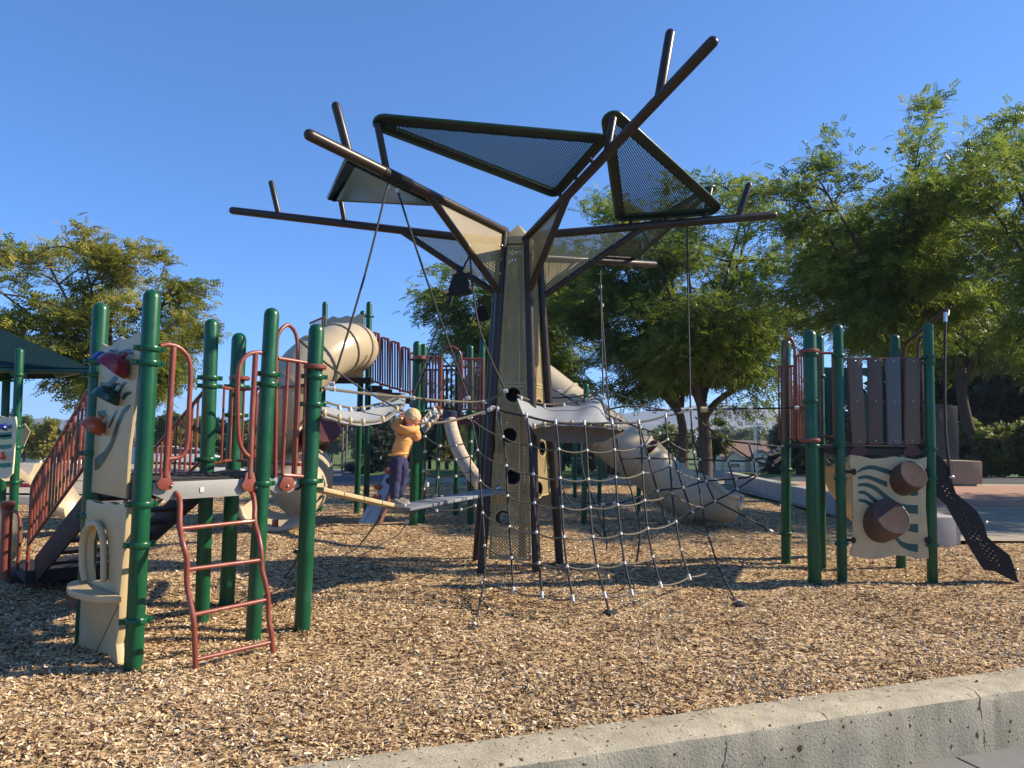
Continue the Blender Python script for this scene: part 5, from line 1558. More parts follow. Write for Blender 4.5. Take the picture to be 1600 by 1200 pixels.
# ------------------------------------------------------------------ the boy on the plank bridge
SKIN = nmat('skin', (.56, .27, .19), .5, var=.06)
HAIR = nmat('blond_hair', (.52, .37, .18), .6, var=.35, vscale=60, bump=.5, bscale=160)
HOOD = nmat('orange_cotton', (.75, .35, .12), .85, var=.08, vscale=12, bump=.3, bscale=120, spec=.2)
NAVY = nmat('navy_fleece', (.040, .040, .085), .9, var=.15, vscale=14, bump=.3, bscale=100, spec=.2)
SHOE = nmat('grey_shoe', (.19, .17, .15), .7, var=.2)
SOLE = nmat('pale_sole', (.45, .43, .40), .7)
def skinned(name, verts, edges, radii, mat, parent, extra=None, sub=2):
    me = bpy.data.meshes.new(name)
    off = ROOTLOC[parent.name]
    me.from_pydata([tuple(Vector(v) - off) for v in verts], edges, [])
    o = bpy.data.objects.new(name, me); COL.objects.link(o)
    md = o.modifiers.new('skin', 'SKIN'); md.use_smooth_shade = True
    sv = me.skin_vertices[0].data
    for i, r in enumerate(radii):
        sv[i].radius = (r, r) if not isinstance(r, tuple) else r
    sv[0].use_root = True
    o.modifiers.new('sub', 'SUBSURF').levels = sub
    dg = bpy.context.evaluated_depsgraph_get()
    nm = bpy.data.meshes.new_from_object(o.evaluated_get(dg))
    bpy.data.objects.remove(o)
    nm.name = name
    if extra is not None:
        bm = bmesh.new(); bm.from_mesh(nm)
        m2 = bpy.data.meshes.new('tmp'); m2.from_pydata([tuple(Vector(p) - off) for p in extra.v], [], extra.f)
        bm.from_mesh(m2); bmesh.ops.recalc_face_normals(bm, faces=bm.faces[:]); bm.to_mesh(nm); bm.free()
    nm.materials.clear(); nm.materials.append(mat)
    if name in ('hoodie', 'trousers'):
        from mathutils import noise as nz_
        for v in nm.vertices:
            q = Vector((v.co.x * 22, v.co.y * 22, v.co.z * (46 if name == 'hoodie' else 20)))
            v.co += v.normal * .0065 * nz_.noise(q)
    nm.polygons.foreach_set('use_smooth', [True] * len(nm.polygons))
    ob = bpy.data.objects.new(name, nm); COL.objects.link(ob); ob.parent = parent
    ROOTLOC[ob.name] = off
    return ob
def boy():
    Y0 = 6.86
    B = lambda x, y, d=0.0: P(x, y, Y0 + d)
    T = thing('person', 'blond child in orange hoodie and navy trousers standing on the plank bridge, back turned', 'person', B(619, 787))
    # joints
    J = dict(pel=B(623, 714), wai=B(628, 700, .0), che=B(635, 683, .01), shc=B(639, 672, .02), nek=B(641, 666, .025), hed=B(644.5, 652, .04),
             ls=B(624, 672, -.02), le=B(619, 662, .06), lh=B(629, 652, .13), rs=B(650, 675, .03), re=B(653, 686, .07), rh=B(645, 672, .14),
             lhip=B(618, 720, -.04), lk=B(618, 746, .0), la=B(616, 776, -.03), rhip=B(629, 720, .04), rk=B(628, 748, .06), ra=B(622, 774, .05))
    names = list(J)
    E = [('pel', 'wai'), ('wai', 'che'), ('che', 'shc'), ('shc', 'nek'), ('nek', 'hed'), ('shc', 'ls'), ('ls', 'le'), ('le', 'lh'), ('shc', 'rs'), ('rs', 're'), ('re', 'rh'), ('pel', 'lhip'), ('lhip', 'lk'), ('lk', 'la'), ('pel', 'rhip'), ('rhip', 'rk'), ('rk', 'ra')]
    rad = dict(pel=.062, wai=.06, che=.066, shc=.05, nek=.032, hed=.066, ls=.034, le=.026, lh=.018, rs=.034, re=.027, rh=.018, lhip=.045, lk=.034, la=.024, rhip=.045, rk=.034, ra=.024)
    ex = MB()
    hc = J['hed']; face = Vector((.62, .70, -.36)).normalized(); side = face.cross(Vector((0, 0, 1))).normalized(); hup = side.cross(face)
    hr = Matrix((side, face, hup)).transposed()
    ex.sphere(hc, .078, (.90, 1.06, 1.08), 20, 14, hr)
    for s_ in (-1, 1):
        ex.sphere(hc + side * .070 * s_ - hup * .012, .020, (.5, .8, 1.15), 10, 7, hr)      # ears
        ex.sphere(hc + face * .077 + side * .03 * s_ + hup * .006, .009, nu=8, nv=6)            # eyes
    ex.sphere(hc + face * .088 - hup * .016, .013, (.8, 1, 1.2), 8, 6, hr)                     # nose
    ex.sphere(hc + face * .080 - hup * .044, .016, (1.4, .5, .5), 8, 6, hr)                    # mouth
    # hands closed on the ropes: palm, four bent fingers, thumb
    for h, ax, out in ((J['lh'], Vector((.9, .25, -.2)), Vector((.2, .5, .6))), (J['rh'], Vector((.9, .25, .1)), Vector((-.2, .6, .5)))):
        ax.normalize(); out = (out - ax * out.dot(ax)).normalized(); w = ax.cross(out)
        ex.sphere(h + out * .012, .021, (1.0, .75, .75), 10, 7)
        for k, ln in enumerate((.030, .034, .032, .026)):
            b = h + out * .028 + ax * (-.018 + .012 * k)
            ex.tube([b, b + out * ln * .5 + w * .006, b + out * ln * .62 + w * ln * .55, b + out * ln * .2 + w * ln * .8], [.0062, .006, .0055, .005], 7, 'round')
        b = h + out * .008 - ax * .02
        ex.tube([b, b - ax * .012 + w * .014, b - ax * .004 + w * .03 + out * .012], [.0068, .0062, .0055], 7, 'round')
    skinned('body', [J[k] for k in names], [(names.index(a), names.index(b)) for a, b in E], [rad[k] for k in names], SKIN, T, ex)
    # hair: a cropped cap covering crown and nape, open over the face
    m = MB(); rr_ = random.Random(2)
    nu, nv = 40, 22; vs = []; fs = []
    for j in range(nv + 1):
        for i in range(nu):
            a = 2 * PI * i / nu
            cosf = math.sin(a)                          # +1 = towards the face
            lim = PI * (.66 if cosf < .1 else .66 - .30 * (cosf - .1) / .9)
            th = lim * j / nv
            k = .0825 + rr_.uniform(-.003, .004)
            p = Vector((math.sin(th) * math.cos(a) * .90, math.sin(th) * math.sin(a) * 1.06, math.cos(th) * 1.08)) * k
            vs.append(hc + hr @ p)
    for j in range(nv):
        for i in range(nu):
            i2 = (i + 1) % nu; fs.append((j * nu + i, (j + 1) * nu + i, (j + 1) * nu + i2, j * nu + i2))
    m.add(vs, fs); m.build('hair', HAIR, T, ang=70)
    # hoodie
    hv = [B(621.8, 716), B(625, 703), B(630, 690, .0), B(635, 681, .01), B(638.5, 673, .02), B(640, 669, .02), J['ls'], J['le'], B(627, 655, .11), J['rs'], J['re'], B(647, 675, .12)]
    he = [(0, 1), (1, 2), (2, 3), (3, 4), (4, 5), (4, 6), (6, 7), (7, 8), (4, 9), (9, 10), (10, 11)]
    ho = skinned('hoodie', hv, he, [(.084, .084), (.085, .085), (.088, .086), (.085, .080), (.070, .068), (.05, .05), .054, .044, .034, .054, .048, .036], HOOD, T, None, 3)
    hood = MB()
    hb = B(638, 670.5, -.02)
    hood.tube(spline([hb + Vector((-.085, .05, .035)), hb + Vector((-.075, -.03, .01)), hb + Vector((-.01, -.072, -.012)), hb + Vector((.06, -.035, -.004)), hb + Vector((.085, .05, .02))], 5), [.020 + .016 * math.sin(PI * i / 20) for i in range(21)], 12, 'round', sq=1.0)
    hood.build('hood', HOOD, ho)
    hem = MB(); c = B(622.3, 709.5)
    hem.tube([c + Vector((.088 * math.cos(a), .086 * math.sin(a), .008 * math.cos(a))) for a in [2 * PI * k / 20 for k in range(20)]], .011, 8, closed=True)
    hem.build('hem', HOOD, ho)
    # trousers
    tv = [B(622.5, 709), B(622.5, 717), J['lhip'], B(618, 733, -.03), J['lk'], B(616, 764, -.015), B(616, 781, -.03), J['rhip'], B(629.5, 734, .045), J['rk'], B(625, 764, .055), B(622, 779, .05)]
    te = [(0, 1), (1, 2), (2, 3), (3, 4), (4, 5), (5, 6), (1, 7), (7, 8), (8, 9), (9, 10), (10, 11)]
    tr = skinned('trousers', tv, te, [(.080, .078), (.082, .080), .070, .066, .060, .054, .046, .070, .066, .060, .054, .046], NAVY, T, None, 3)
    # shoes
    for (x, y, d, yaw) in ((619, 784, -.05, -.25), (623, 781, .07, .1)):
        a = B(x, y, d); f = Vector((math.cos(yaw), math.sin(yaw), 0)); sd = Vector((-f.y, f.x, 0))
        m = MB()
        rows = []
        for t, wd, ht in ((-.05, .022, .045), (-.03, .031, .058), (.0, .033, .055), (.03, .034, .040), (.06, .036, .030), (.085, .030, .024), (.10, .016, .018)):
            c = a + f * t
            rows.append([c + sd * math.cos(q) * wd + Vector((0, 0, -.022 + max(0, math.sin(q)) * ht)) for q in [PI * k / 8 for k in range(9)]])
        m.grid(rows); m.add(rows[0], [list(range(9))]); m.add(rows[-1], [list(range(9))[::-1]])
        so_ = m.build('shoe', SHOE, T)
        MB().prism([a + f * t + sd * w_ + Vector((0, 0, -.02)) for t, w_ in ((-.055, -.02), (-.03, -.034), (.06, -.039), (.10, -.02), (.108, 0), (.10, .02), (.06, .039), (-.03, .034), (-.055, .02))], (0, 0, 1), .016).build('sole', SOLE, so_)
boy()

# ------------------------------------------------------------------ trees
BARK = nmat('bark', (.055, .042, .034), .9, col2=(.12, .095, .075), vscale=14, bump=1.0, bscale=30, spec=.15)
def leaf_mat(name, stops, trans=.35):
    m = bpy.data.materials.new(name); m.use_nodes = True
    nt = m.node_tree; b = nt.nodes['Principled BSDF']; out = nt.nodes['Material Output']
    b.inputs['Roughness'].default_value = .5; b.inputs['Specular IOR Level'].default_value = .35
    at = nt.nodes.new('ShaderNodeAttribute'); at.attribute_name = 'tint'
    rp = nt.nodes.new('ShaderNodeValToRGB'); el = rp.color_ramp.elements
    el[0].position = stops[0][0]; el[0].color = (*stops[0][1], 1)
    el[1].position = stops[-1][0]; el[1].color = (*stops[-1][1], 1)
    for p, c in stops[1:-1]:
        e = el.new(p); e.color = (*c, 1)
    nt.links.new(at.outputs['Fac'], rp.inputs['Fac']); nt.links.new(rp.outputs[0], b.inputs['Base Color'])
    tl = nt.nodes.new('ShaderNodeBsdfTranslucent'); mx = nt.nodes.new('ShaderNodeMixShader'); mx.inputs[0].default_value = trans
    nt.links.new(rp.outputs[0], tl.inputs[0]); nt.links.new(b.outputs[0], mx.inputs[1]); nt.links.new(tl.outputs[0], mx.inputs[2])
    nt.links.new(mx.outputs[0], out.inputs['Surface'])
    return m
LEAF = leaf_mat('locust_leaf', [(0, (.095, .145, .020)), (.5, (.185, .25, .034)), (.8, (.30, .33, .05)), (.93, (.44, .37, .05)), (1, (.62, .43, .05))], .5)
LEAFY = leaf_mat('yellowing_locust_leaf', [(0, (.12, .16, .024)), (.4, (.245, .265, .042)), (.75, (.44, .35, .068)), (1, (.58, .39, .07))], .5)
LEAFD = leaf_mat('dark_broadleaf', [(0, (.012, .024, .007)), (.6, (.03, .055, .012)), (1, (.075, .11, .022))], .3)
LEAFM = leaf_mat('mid_broadleaf', [(0, (.045, .075, .015)), (.5, (.12, .16, .03)), (.85, (.24, .24, .045)), (1, (.36, .29, .05))], .4)
SPRUCE = leaf_mat('blue_spruce_needle', [(0, (.035, .052, .038)), (.6, (.09, .115, .085)), (1, (.18, .20, .15))], .15)
PINE = leaf_mat('pine_needle', [(0, (.035, .05, .014)), (.6, (.095, .115, .035)), (1, (.20, .195, .06))], .2)

def frond_template(pairs=4, L=1.0, lw=.22, ll=.44):
    v, f = [], []
    for i in range(pairs):
        t = (i + .6) / pairs
        x = L * t; z = -.30 * L * t * t
        for s in (-1, 1):
            o = len(v)
            k = ll * (1 - .35 * t)
            dx, dy = .35 * k, s * .94 * k
            v += [(x, 0, z), (x + dx * .5 + lw * .5, dy * .5, z - .02), (x + dx, dy, z - .07), (x + dx * .5 - lw * .5, dy * .5, z - .02)]
            f.append((o, o + 1, o + 2, o + 3))
    return np.array(v), np.array(f)
FR_L = frond_template()
def blob_template(n=5):
    r = np.random.default_rng(5); v, f = [], []
    for i in range(n):
        a = r.uniform(0, 6.28); c = np.array([r.uniform(-.4, .6), r.uniform(-.5, .5), r.uniform(-.3, .3)])
        d = np.array([math.cos(a), math.sin(a), r.uniform(-.4, .4)]) * .42; e = np.array([-math.sin(a), math.cos(a), r.uniform(-.7, .7)]) * .26
        o = len(v); v += [c - d, c + e, c + d, c - e]; f.append((o, o + 1, o + 2, o + 3))
    return np.array(v), np.array(f)
FR_B = blob_template(6)
def needle_template():
    v, f = [], []
    for i in range(4):
        t = .15 + .25 * i
        for s in (-1, 1):
            o = len(v); v += [(t - .1, 0, 0), (t + .12, s * .10, .03), (t + .25, s * .30, -.05), (t + .02, s * .16, -.02)]; f.append((o, o + 1, o + 2, o + 3))
    return np.array(v), np.array(f)
FR_N = needle_template()
def scatter_leaves(name, mat, parent, pos, dirs, size, tint, tmpl, rg):
    n = len(pos); tv, tf = tmpl; K = len(tv)
    d = dirs / np.maximum(np.linalg.norm(dirs, axis=1, keepdims=True), 1e-6)
    up = np.tile(np.array([[0, 0, 1.0]]), (n, 1)) + rg.normal(0, .75, (n, 3))
    y = np.cross(up, d); y /= np.maximum(np.linalg.norm(y, axis=1, keepdims=True), 1e-6)
    z = np.cross(d, y)
    M = np.stack([d, y, z], 2)          # columns
    v = np.einsum('nij,kj->nki', M, tv) * size[:, None, None] + pos[:, None, :]
    v = v.reshape(-1, 3)
    f = (np.arange(n)[:, None, None] * K + tf[None]).reshape(-1, 4)
    off = np.array(ROOTLOC[parent.name]); v = v - off
    me = bpy.data.meshes.new(name)
    me.vertices.add(len(v)); me.vertices.foreach_set('co', v.ravel())
    me.loops.add(f.size); me.loops.foreach_set('vertex_index', f.ravel().astype(np.int32))
    me.polygons.add(len(f)); me.polygons.foreach_set('loop_start', np.arange(len(f)) * 4)
    me.update(calc_edges=True)
    at = me.attributes.new('tint', 'FLOAT', 'POINT'); at.data.foreach_set('value', np.repeat(tint, K).astype(np.float32))
    me.materials.append(mat)
    o = bpy.data.objects.new(name, me); COL.objects.link(o); o.parent = parent
    ROOTLOC[o.name] = Vector(off)
    return o

def broad_tree(name, label, base, trunk, tr, crown, rads, seed, nlimb=7, nsub=7, nfr=9000, fsize=(.20, .30), mat=None, tmpl=None, tint=(.45, .2), ytop=.0, group=None, spread=.42, drop=.0, extra_tips=(), cat='tree', limbs=()):
    """trunk: list of points (world) to the fork; crown centre + radii; limbs grow from the fork to points in the crown, twigs from limbs, fronds round the twigs"""
    rg = np.random.default_rng(seed); rr_ = random.Random(seed)
    if tmpl is None:
        nfr = int(nfr * 1.45); fsize = (fsize[0] * 1.0, fsize[1] * 1.12); nsub += 6
    T = thing(name, label, cat, base, group)
    m = MB()
    tp = spline([Vector(p) for p in trunk], 4)
    m.tube(tp, [tr * (1.25 if i == 0 else 1 - .45 * i / (len(tp) - 1)) for i in range(len(tp))], 10)
    fork = tp[-1]; c = Vector(crown)
    tips = []
    for l in range(nlimb):
        a = 2 * PI * (l + rr_.uniform(-.3, .3)) / nlimb
        el = rr_.uniform(-.08, 1.0) if l < nlimb - 2 else rr_.uniform(.8, 1.4)
        k = rr_.uniform(.72, .98)
        tgt = c + Vector((math.cos(a) * math.cos(el) * rads[0], math.sin(a) * math.cos(el) * rads[1], math.sin(el) * rads[2])) * k
        st = tp[-1 - rr_.randint(0, min(4, len(tp) - 2))]
        mid = lerp(st, tgt, .45) + Vector((rr_.uniform(-.3, .3), rr_.uniform(-.3, .3), rr_.uniform(.1, .5))) * rads[2] * .25
        q = spline([st, lerp(st, mid, .5) + Vector((rr_.uniform(-.1, .1),) * 3) * rads[0] * .3, mid, tgt], 5)
        m.tube(q, [max(.012, tr * .5 * (1 - i / len(q)) ** .9 + .012) for i in range(len(q))], 7)
        for s in range(nsub):
            i0 = rr_.randint(int(len(q) * .3), len(q) - 1)
            b0 = q[i0]
            dr = (b0 - c); dr = Vector((dr.x / rads[0], dr.y / rads[1], dr.z / rads[2]))
            e = b0 + Vector((rr_.gauss(0, 1) + dr.x * .9, rr_.gauss(0, 1) + dr.y * .9, rr_.gauss(.15, .55) + dr.z * .5)) * rads[0] * .24
            # keep inside a wobbly ellipsoid
            v = e - c; kk = math.sqrt((v.x / rads[0]) ** 2 + (v.y / rads[1]) ** 2 + (v.z / rads[2]) ** 2)
            if kk > 1.08: e = c + v * (1.08 / kk)
            q2 = spline([b0, lerp(b0, e, .5) + Vector((0, 0, rr_.uniform(.0, .15) * rads[2])), e], 4)
            m.tube(q2, [max(.007, tr * .12 * (1 - i / len(q2)) + .007) for i in range(len(q2))], 5)
            for i in range(2, len(q2)): tips.append((q2[i], (q2[i] - q2[i - 1])))
            for w in range(2):
                d2 = (e - b0).normalized() + Vector((rr_.gauss(0, .6), rr_.gauss(0, .6), rr_.gauss(0, .3)))
                e2 = e + d2.normalized() * rads[0] * rr_.uniform(.08, .2)
                m.tube([e, lerp(e, e2, .5) + Vector((0, 0, .05)), e2], [.010, .008, .005], 4)
                tips.append((e2, d2)); tips.append((lerp(e, e2, .5), d2))
    for pts_, r_ in limbs:
        q = spline(pts_, 5); m.tube(q, [r_ * (1 - .75 * i / (len(q) - 1)) for i in range(len(q))], 9)
        for i in range(len(q) // 2, len(q), 2): tips.append((q[i], q[i] - q[i - 1]))
    for t_, d_ in extra_tips: tips += [(Vector(t_), Vector(d_))] * 3
    m.build('trunk', BARK, T, fix=False)
    tpos = np.array([tuple(t[0]) for t in tips]); tdir = np.array([tuple(t[1].normalized()) for t in tips])
    wgt = .12 + rg.gamma(1.3, 1.0, len(tips)); wgt /= wgt.sum()
    idx = rg.choice(len(tips), nfr, p=wgt)
    sg = spread * (rads[0] / 4.5) * (.80 if tmpl is None else 1.0)
    wide = np.where(rg.uniform(0, 1, nfr) < .16, 1.5, 1.0)[:, None]
    pos = tpos[idx] + np.clip(rg.normal(0, 1, (nfr, 3)), -1.5, 1.5) * wide * np.array([sg, sg, sg * .55]) - np.array([0, 0, drop])
    rad = pos - np.array(tuple(c)); rad /= np.maximum(np.linalg.norm(rad, axis=1, keepdims=True), 1e-6)
    dirs = rad * .5 + tdir[idx] * .5 + rg.normal(0, .55, (nfr, 3)); dirs[:, 2] = dirs[:, 2] * .6 - .05
    clump = rg.normal(0, 1, len(tips))[idx]
    hgt = (pos[:, 2] - c.z) / rads[2]
    tn = np.clip(tint[0] + tint[1] * (.75 * clump + .6 * rg.normal(0, 1, nfr)) + ytop * np.clip(hgt, -1, 1), 0, 1)
    sz = rg.uniform(fsize[0], fsize[1], nfr)
    scatter_leaves('crown', mat or LEAF, T, pos, dirs, sz, tn, tmpl or FR_L, rg)
    return T
def conifer(name, label, base, h, r, seed, mat, n=5000, fs=.5, clear=.1, group=None):
    rg = np.random.default_rng(seed)
    T = thing(name, label, 'tree', base, group); b = Vector(base)
    m = MB().tube([b - Vector((0, 0, .2)), b + Vector((0, 0, h * .5)), b + Vector((0, 0, h * .98))], [r * .10, r * .06, .02], 9)
    nb = 46; br = []
    for k in range(nb):
        t = (k + .5) / nb; z = h * (clear + (1 - clear) * t); L = r * (1 - t) ** .8 * rg.uniform(.72, 1.12) + .1; a = k * 2.4 + rg.uniform(-.3, .3)
        e = b + Vector((math.cos(a) * L, math.sin(a) * L, z - .16 * L)); s = b + Vector((0, 0, z))
        m.tube([s, lerp(s, e, .6), e], [.05, .03, .012], 5); br.append((s, e, L))
    m.build('trunk', BARK, T, fix=False)
    w = np.array([x[2] ** 1.4 for x in br]); w /= w.sum()
    i = rg.choice(nb, n, p=w); u = rg.beta(2.2, 1.1, n)
    S = np.array([tuple(x[0]) for x in br]); Ee = np.array([tuple(x[1]) for x in br])
    pos = S[i] + (Ee[i] - S[i]) * u[:, None] + rg.normal(0, 1, (n, 3)) * np.array([.13 * r, .13 * r, .035 * h])
    d = Ee[i] - S[i] + rg.normal(0, .6, (n, 3)) * r * .5; d[:, 2] -= .1
    tn = np.clip(.45 + .2 * rg.normal(0, 1, nb)[i] + .22 * rg.normal(0, 1, n) , 0, 1)
    scatter_leaves('crown', mat, T, pos, d, rg.uniform(.5, 1.1, n) * fs, tn, FR_N, rg)
    return T

def gp(px, Y, dz=0.0):
    """ground point under picture column px at distance Y"""
    p = P(px, 680, Y); return Vector((p.x, Y, float(gz(p.x, Y)) + dz))
def zat(px, py, Y): return P(px, py, Y)
# left honey locust
b = gp(178, 22)
broad_tree('honey_locust', 'yellowing honey locust with wide airy crown behind the left play set', b, [b, b + Vector((.1, 0, 1.4)), b + Vector((-.1, .1, 2.8))], .20, P(135, 492, 22), (3.2, 3.0, 2.4), 11, 9, 9, 9000, (.20, .32), LEAFY, None, (.36, .20), .18, None, .40)
# middle locust behind the tower
b = gp(830, 31)
broad_tree('honey_locust', 'green honey locust directly behind the tower trunk', b, [b, b + Vector((.2, 0, 2)), b + Vector((.1, .1, 3.6))], .22, P(815, 515, 31), (4.4, 4.0, 2.9), 23, 9, 8, 13500, (.24, .38), LEAF, None, (.42, .17), 0, None, .42)
# right trees
b = gp(1101, 25.5)
broad_tree('honey_locust', 'honey locust with rugged forked trunk standing beside the tube slide exit', b, [b - Vector((0, 0, .1)), P(1102, 700, 25.5), P(1098, 645, 25.5), P(1090, 600, 25.5)], .27, P(1115, 440, 25.3), (4.7, 4.0, 3.1), 31, 9, 9, 13000, (.20, .32), LEAF, None, (.44, .18), .04, None, .42, 0,
           [(P(1190, 620, 25), (.3, 0, -.5)), (P(1175, 640, 24.8), (.3, 0, -.6)), (P(1205, 600, 25), (.4, 0, -.4)), (P(1130, 632, 24.6), (.2, 0, -.6)), (P(1150, 600, 24.5), (.2, 0, -.2)), (P(1045, 600, 24.6), (-.3, 0, -.4))], 'tree',
           [([P(1099, 655, 25.5), P(1118, 630, 25.4), P(1148, 606, 25.2), P(1178, 572, 25), P(1205, 525, 24.8)], .15), ([P(1095, 640, 25.5), P(1080, 590, 25.4), P(1060, 540, 25.2)], .13)])
b = gp(1066, 27.5)
broad_tree('honey_locust', 'slimmer leaning trunked tree just left of the forked locust', b, [b - Vector((0, 0, .1)), P(1068, 700, 27.5), P(1063, 650, 27.5), P(1040, 600, 27.5)], .22, P(975, 515, 27.5), (3.4, 3.2, 2.7), 37, 8, 8, 10500, (.22, .34), LEAF, None, (.38, .15), 0, None, .42)
b = gp(1400, 18.5)
broad_tree('honey_locust', 'tall green locust rising behind the right play deck', b, [b - Vector((0, 0, .1)), b + Vector((0, 0, 2)), P(1392, 560, 18.5), P(1390, 500, 18.5)], .21, P(1370, 385, 18.5), (3.4, 3.0, 2.9), 43, 10, 9, 15500, (.16, .25), LEAF, None, (.44, .18), .05, None, .40,
           0, [(P(1448, 165, 18.5), (.2, 0, 1)), (P(1436, 200, 18.5), (.2, 0, 1)), (P(1420, 235, 18.5), (.1, 0, 1)), (P(1300, 215, 18.5), (-.2, 0, 1)), (P(1285, 240, 18.5), (-.2, 0, 1)), (P(1210, 300, 18.5), (-.4, 0, .6))])
b = gp(1518, 33)
broad_tree('honey_locust', 'shaded locust with curved trunk behind the dark monument', b, [b, P(1530, 712, 33), P(1514, 670, 33), P(1502, 610, 33), P(1497, 540, 33)], .33, P(1560, 420, 32.5), (5.6, 4.2, 5.0), 47, 9, 9, 14500, (.24, .38), LEAF, None, (.36, .16), .06, None, .44)
b = gp(1790, 14.8)
broad_tree('honey_locust', 'locust at the right frame edge with branches reaching above its neighbours', b, [b, b + Vector((0, 0, 1.6)), b + Vector((-.1, 0, 2.8))], .2, P(1725, 365, 14.8), (3.3, 2.5, 2.7), 53, 9, 9, 13500, (.14, .23), LEAF, None, (.44, .18), .04, None, .40,
           0, [(P(1590, 185, 14.8), (-.3, 0, 1)), (P(1568, 205, 14.8), (-.3, 0, 1)), (P(1540, 235, 14.8), (-.3, 0, 1)), (P(1515, 265, 14.8), (-.3, 0, .6))])
# neighbours just outside the frame whose shade falls on the chips and the plaza
for (x, y, z, rx, rz, sd) in ((24.0, 12.0, 6.2, 3.4, 2.6, 61), (24.5, 18.6, 6.6, 4.6, 3.2, 67), (34, 17.0, 6.5, 4.6, 3.2, 71)):
    b = Vector((x, y, 0))
    broad_tree('shade_tree', {61: 'near shade tree right of the frame casting shadow across the chips', 67: 'second shade tree right of the frame, beside the plaza', 71: 'farther shade tree right of the frame beyond the brick paving'}[sd], b, [b, b + Vector((0, 0, 1.6)), b + Vector((.1, 0, 3))], .24, (x, y, z), (rx, 3.3, rz), sd, 8, 8, 9500, (.24, .36), LEAF, None, (.42, .17), 0, None, .5)
# dense dark growth at the right
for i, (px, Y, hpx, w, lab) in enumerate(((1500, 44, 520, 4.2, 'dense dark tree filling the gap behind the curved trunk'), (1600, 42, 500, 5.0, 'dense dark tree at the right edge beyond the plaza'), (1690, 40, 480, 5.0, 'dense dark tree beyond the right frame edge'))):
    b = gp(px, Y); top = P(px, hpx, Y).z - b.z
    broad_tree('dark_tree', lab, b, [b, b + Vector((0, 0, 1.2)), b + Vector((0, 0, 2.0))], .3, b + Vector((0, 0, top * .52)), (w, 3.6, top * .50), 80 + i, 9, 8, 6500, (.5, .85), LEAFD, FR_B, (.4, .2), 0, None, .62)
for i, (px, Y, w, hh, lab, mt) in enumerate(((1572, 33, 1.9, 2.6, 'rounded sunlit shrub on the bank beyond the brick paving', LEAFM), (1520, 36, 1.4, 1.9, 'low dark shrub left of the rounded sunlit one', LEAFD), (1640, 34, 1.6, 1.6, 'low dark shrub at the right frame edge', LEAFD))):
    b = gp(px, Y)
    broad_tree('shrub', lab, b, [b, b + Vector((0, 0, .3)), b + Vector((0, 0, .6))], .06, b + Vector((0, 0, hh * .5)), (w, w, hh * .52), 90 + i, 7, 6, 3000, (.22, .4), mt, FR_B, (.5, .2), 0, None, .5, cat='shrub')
# conifers in the middle distance
conifer('blue_spruce', 'blue spruce in the park behind the boy, left of the pines', gp(598, 44), P(597, 634, 44).z - gp(598, 44).z, 1.75, 101, SPRUCE, 6500, .42, .10)
conifer('pine_tree', 'olive green pine with bare lower trunk behind the rope nets', gp(672, 47), P(672, 640, 47).z - gp(672, 47).z, 1.35, 102, PINE, 5000, .42, .24)
conifer('pine_tree', 'olive green pine on the lawn nearest the curved climbing pole', gp(699, 45), P(699, 630, 45).z - gp(699, 45).z, 1.4, 103, PINE, 5000, .42, .24)
conifer('pine_tree', 'pine half hidden by the tower trunk', gp(748, 48), P(748, 625, 48).z - gp(748, 48).z, 1.5, 104, PINE, 4000, .42, .2)
conifer('blue_spruce', 'dark spruce left of the right play deck beside the house', gp(1248, 37), P(1248, 610, 37).z - gp(1248, 37).z, 1.5, 105, SPRUCE, 6000, .40, .04)
# trees further off
FT = [(40, 88, 640, 2.6, LEAFM, 'bushy tree above the white house at far left'), (95, 75, 668, 3.0, LEAFD, 'dark tree beside the white house at far left'), (70, 60, 660, 1.6, LEAFY, 'rusty brown autumn tree above the far left parking'),
      (262, 80, 650, 3.2, LEAFM, 'green tree seen through the left stair rails'), (310, 95, 655, 3.6, LEAFM, 'yellow green tree between the left deck posts'), (355, 70, 640, 1.5, LEAFD, 'narrow dark tree beside the fat left deck post'),
      (400, 100, 665, 4.2, LEAFM, 'green tree behind the lower turn of the spiral slide'), (470, 140, 655, 5.5, LEAFM, 'green tree across the street left of the utility poles'), (520, 150, 650, 5.0, LEAFM, 'leafy tree across the street behind the utility poles'),
      (565, 145, 652, 4.6, LEAFM, 'leafy tree across the street right of the utility poles'), (640, 120, 660, 5.0, LEAFD, 'dark distant tree between the spruce and the pines'), (720, 110, 655, 5.0, LEAFM, 'distant green tree behind the pines'),
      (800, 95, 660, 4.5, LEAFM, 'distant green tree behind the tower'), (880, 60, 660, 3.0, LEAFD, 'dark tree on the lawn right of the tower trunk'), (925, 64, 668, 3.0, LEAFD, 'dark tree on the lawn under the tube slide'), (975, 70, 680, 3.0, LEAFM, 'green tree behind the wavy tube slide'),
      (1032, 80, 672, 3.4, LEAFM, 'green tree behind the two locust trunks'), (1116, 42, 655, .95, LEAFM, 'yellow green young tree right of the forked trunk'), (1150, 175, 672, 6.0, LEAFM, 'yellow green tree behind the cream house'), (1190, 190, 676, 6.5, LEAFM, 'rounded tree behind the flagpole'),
      (1225, 150, 670, 6.5, LEAFM, 'distant tree right of the cream house'), (1290, 90, 640, 5.0, LEAFD, 'dark tree behind the right play deck'), (1380, 80, 620, 5.0, LEAFD, 'dark tree seen between the upright boards'), (1450, 70, 600, 5.0, LEAFD, 'dark tree right behind the right deck post')]
